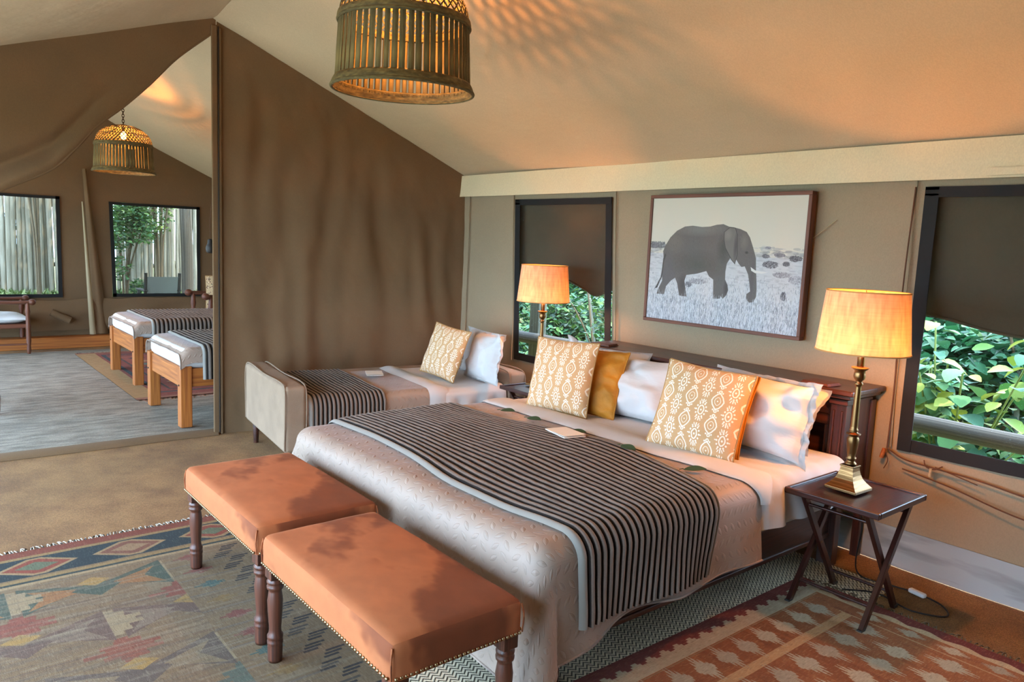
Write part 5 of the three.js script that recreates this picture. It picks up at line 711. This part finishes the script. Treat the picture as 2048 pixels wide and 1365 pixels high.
// slim tree with a forked pale trunk, and leaning branches before the small lamp window
function slimTree(label, x, z, pts, leaves, sz, group) {
  const t = thing('slim_tree', label, 'tree', [x, groundY(x, z), z], 0, group);
  pts.forEach(([l, r], i) => part(i ? 'branch' : 'trunk', tube(l, r, 20, 8), i ? mStem : mPost, t));
  foliage(t, leafSmall, leaves, () => { const [l] = pts[Math.floor(rnd() * pts.length)], q = l[l.length - 1], k = l[l.length - 2], s = rnd(); return [lerp(k[0], q[0], s) + rr(-0.3, 0.3), lerp(k[1], q[1], s) + rr(-0.2, 0.3), lerp(k[2], q[2], s) + rr(-0.3, 0.3)]; }, sz, GREENS);
  return t;
}
slimTree('slim tree with a forked pale trunk behind the timber rail', 3.99, -2.9, [[[[0, -0.1, 0], [0.02, 0.6, 0], [0, 1.15, 0.02]], 0.02], [[[0, 1.12, 0.02], [-0.08, 1.35, 0], [-0.16, 1.8, 0]], 0.012], [[[0, 1.12, 0.02], [0.12, 1.4, 0], [0.2, 1.85, 0.05]], 0.013]], 260, 0.12);
slimTree('slim leaning dark branches at the right edge of the small lamp window', 0.5, -1.75, [[[[0, -0.1, 0], [-0.12, 0.7, 0], [-0.5, 1.5, -0.2]], 0.018], [[[-0.02, 0.2, 0], [-0.16, 0.9, 0.02], [-0.32, 1.6, 0]], 0.011], [[[0.0, 0.3, 0], [0.02, 0.9, 0], [-0.06, 1.6, 0]], 0.01], [[[-0.12, 0.7, 0], [-0.3, 1.1, 0.1], [-0.66, 1.45, 0.1]], 0.008]], 160, 0.07);
// timber rail and post
{
  const rail = thing('timber_rail', 'weathered grey log rail running along the outside of the tent', 'rail');
  const g = (x0, x1, y, z) => { const p = []; for (let i = 0; i <= 40; i++) p.push([lerp(x0, x1, i / 40), y + 0.012 * wob(i * 0.35, 1, 211), z + 0.01 * wob(i * 0.3, 5, 212)]); return tube(p, 0.062, 60, 14); };
  part('log', g(-2.6, 3.2, 0.62, -1.2), mGrey, rail); part('log', g(3.2, 8.5, 0.535, -1.2), mGrey, rail);
  const post = thing('timber_post', 'square grey green post outside the small lamp window', 'post', [-0.04, 0, -1.28]); part('shaft', bx(0.15, 3.0, 0.12, 0, 1.1, 0, 0.012, 1), mPost, post); part('foot', bx(0.2, 0.14, 0.18, 0, -0.2, 0, 0.01), mGrey, post);
}
// tall trees that close the view and shade the undergrowth
for (const [x, z, h, w, l] of [[-8.5, -11, 8, 4, 'tall spreading tree far behind the small lamp window'], [-2.5, -11.0, 7.5, 3.6, 'tall leafy tree far behind the elephant picture wall'], [1.9, -9.6, 8, 3.8, 'tall dark tree far behind the right window']]) {
  const t = thing('tall_tree', l, 'tree', [x, groundY(x, z), z]);
  part('trunk', tube([[0, -0.2, 0], [0.1, 2, 0], [0, h * 0.7, 0]], 0.17, 20, 10), mStem, t); for (let i = 0; i < 6; i++) part('branch', tube([[0.05, 1 + i * 0.7, 0], [Math.sin(i * 2) * 1.2, 2 + i * 0.7, Math.cos(i * 2) * 0.8], [Math.sin(i * 2) * 2.4, 2.6 + i * 0.8, Math.cos(i * 2) * 1.5]], 0.05, 12, 6), mStem, t);
  const cl = Array.from({ length: 46 }, () => [rr(-1, 1) * w, rr(0.3, h), rr(-0.6, 0.6) * 2]); foliage(t, leafSmall, 12000, () => { const c = cl[Math.floor(rnd() * 46)]; let v; do { v = [rr(-1, 1), rr(-1, 1), rr(-1, 1)]; } while (Math.hypot(...v) > 1); return [c[0] + v[0] * 1.1, Math.max(0.1, c[1] + v[1] * 0.8), c[2] + v[2] * 0.8]; }, 0.2, ['#1d4a2c', '#2a5c36', '#376c3c', '#4a7c40']);
}
makeBush('shrub', 'dark leafy growth showing over and between the poles of the fence', 'bush', -11.0, 2.0, 0.8, 4.4, 5.5, 16000, 0.22, leafSmall, ['#2f5c3c', '#44704a', '#5a8450'], undefined, 8);
makeBush('shrub', 'ground cover plants far beyond the small lamp window', 'bush', -0.9, -2.4, 1.6, 0.5, 0.8, 4500, 0.07, leafSmall, GREENS, 'undergrowth behind the beds');
// side beyond the far room ---------------------------------------------------
{
  const f = thing('pole_fence', 'tall fence of upright pale poles beyond the far windows', 'fence');
  const mats = ['#a8a08c', '#968d78', '#b5ad99', '#857c68'].map((c, i) => Std({ map: woodTex(c, ['#7c735f', '#6e6552', '#897f6b', '#625a48'][i], 60 + i), roughness: 0.9 })), geo = [0, 1, 2].map((i) => { const p = []; for (let k = 0; k <= 8; k++) p.push([0.01 * wob(k * 0.7, i, 220), -0.1 + k * 0.4, 0.012 * wob(k * 0.7, i + 4, 221)]); return metric(tube(p, 0.038 + 0.005 * i, 12, 8).toNonIndexed(), 1); });
  let z = -2.2; while (z < 6.2) { const p = part('pole', geo[Math.floor(rnd() * 3)], mats[Math.floor(rnd() * 4)], f); p.position.set(-9.6 + rr(-0.03, 0.03), 0.2, z); p.rotation.set(rr(-0.012, 0.012), rr(0, 6), rr(-0.02, 0.02)); p.scale.y = rr(0.92, 1.06); z += rr(0.074, 0.09); }
  for (const y of [0.9, 2.4]) part('rail', rod(V(-9.68, y, -2.3), V(-9.68, y, 6.2), 0.04, 8), mGrey, f);
}
makeBush('shrub', 'sunlit leafy bush at the left of the garden window', 'bush', -8.4, 0.98, 0.6, 2.1, 0.4, 3600, 0.075, leafSmall, ['#4f8a3e', '#6a9e48', '#3c7440', '#86ab54'], 'bushes before the pole fence', 6);
makeBush('shrub', 'loose leafy branches hanging before the pole fence in the garden window', 'bush', -8.9, 0.25, 0.6, 2.5, 0.3, 2000, 0.07, leafSmall, ['#86a855', '#a3b860', '#6d9650'], 'bushes before the pole fence', 5, mStem, 0.5);
makeBush('shrub', 'leafy branch over the top of the pole fence in the fence window', 'bush', -8.9, 2.15, 0.35, 2.6, 0.3, 900, 0.06, leafSmall, ['#8fae6a', '#a8bc78', '#6d9650'], 'bushes before the pole fence', 3, mStem, 0.75);
{
  const t = thing('tree', 'tall blue grey tree trunk at the right of the garden window', 'tree', [-7.9, -0.1, 0.06]); part('trunk', tube([[0, -0.1, 0], [0.01, 1.2, 0.0], [-0.02, 2.6, 0.02], [0.05, 4.6, 0]], 0.1, 24, 12), Wood('#4c4438', '#7b7061', 63, 0.95), t);
  part('branch', tube([[0, 2.8, 0], [0.2, 3.4, 0.5], [0.3, 4.2, 1.2]], 0.04, 12, 8), mPost, t); foliage(t, leafSmall, 2500, () => [rr(-1, 0.8), rr(2.5, 5), rr(-0.5, 2)], 0.1, GREENS);
  // grass
  const gr = new THREE.InstancedMesh(leafNarrow, mLeafW, 9000), d = new THREE.Object3D(), c = new THREE.Color(); for (let i = 0; i < 9000; i++) { const x = rr(-9.6, -8.05), z = rr(-2, 6); d.position.set(x, groundY(x, z) - 0.01, z); d.rotation.set(rr(-1.5, -0.9), rr(0, 6.28), 0, 'YXZ'); d.scale.setScalar(rr(0.08, 0.24)); d.updateMatrix(); gr.setMatrixAt(i, d.matrix); c.set(['#8fa85c', '#a8bc6c', '#6c8f4c', '#b8c07c'][i % 4]); gr.setColorAt(i, c); } gr.name = 'grass'; gr.userData = { kind: 'stuff', label: 'bright green grass at the foot of the pole fence', category: 'grass' }; scene.add(gr);
}
{
  const c = thing('director_chair', 'folding director chair with pale canvas back on the veranda', 'chair', [-6.95, 0, 0.77], R(0)), mCan = Std({ color: '#a8b0aa' });
  for (const z of [-0.25, 0.25]) { part('leg', bar(V(-0.22, 0.01, z), V(0.2, 0.46, z), 0.025, 0.04), mGrey, c); part('leg', bar(V(0.22, 0.01, z), V(-0.2, 0.46, z), 0.025, 0.04), mGrey, c); part('back_post', bar(V(0.16, 0.42, z), V(0.24, 0.92, z), 0.025, 0.045), mGrey, c); part('arm', bx(0.5, 0.025, 0.06, -0.02, 0.64, z, 0.008), mGrey, c); part('arm_post', bx(0.03, 0.2, 0.04, -0.22, 0.54, z, 0.004), mGrey, c); }
  part('back_cloth', sheet(10, 8, (s, t) => [lerp(0.17, 0.235, t) + 0.03 * Math.sin(s * 3.14), lerp(0.53, 0.86, t), lerp(-0.25, 0.25, s), s, t], 0.004), mCan, c); part('seat_cloth', sheet(10, 8, (s, t) => [lerp(-0.2, 0.2, t), 0.46 - 0.03 * Math.sin(s * 3.14), lerp(-0.25, 0.25, s), s, t], 0.004), mCan, c);
}
// ---------------------------------------------------------------- render
scene.traverse((o) => { if (o.isMesh || o.isInstancedMesh) { o.castShadow = true; o.receiveShadow = true; } });
renderer.render(scene, camera);
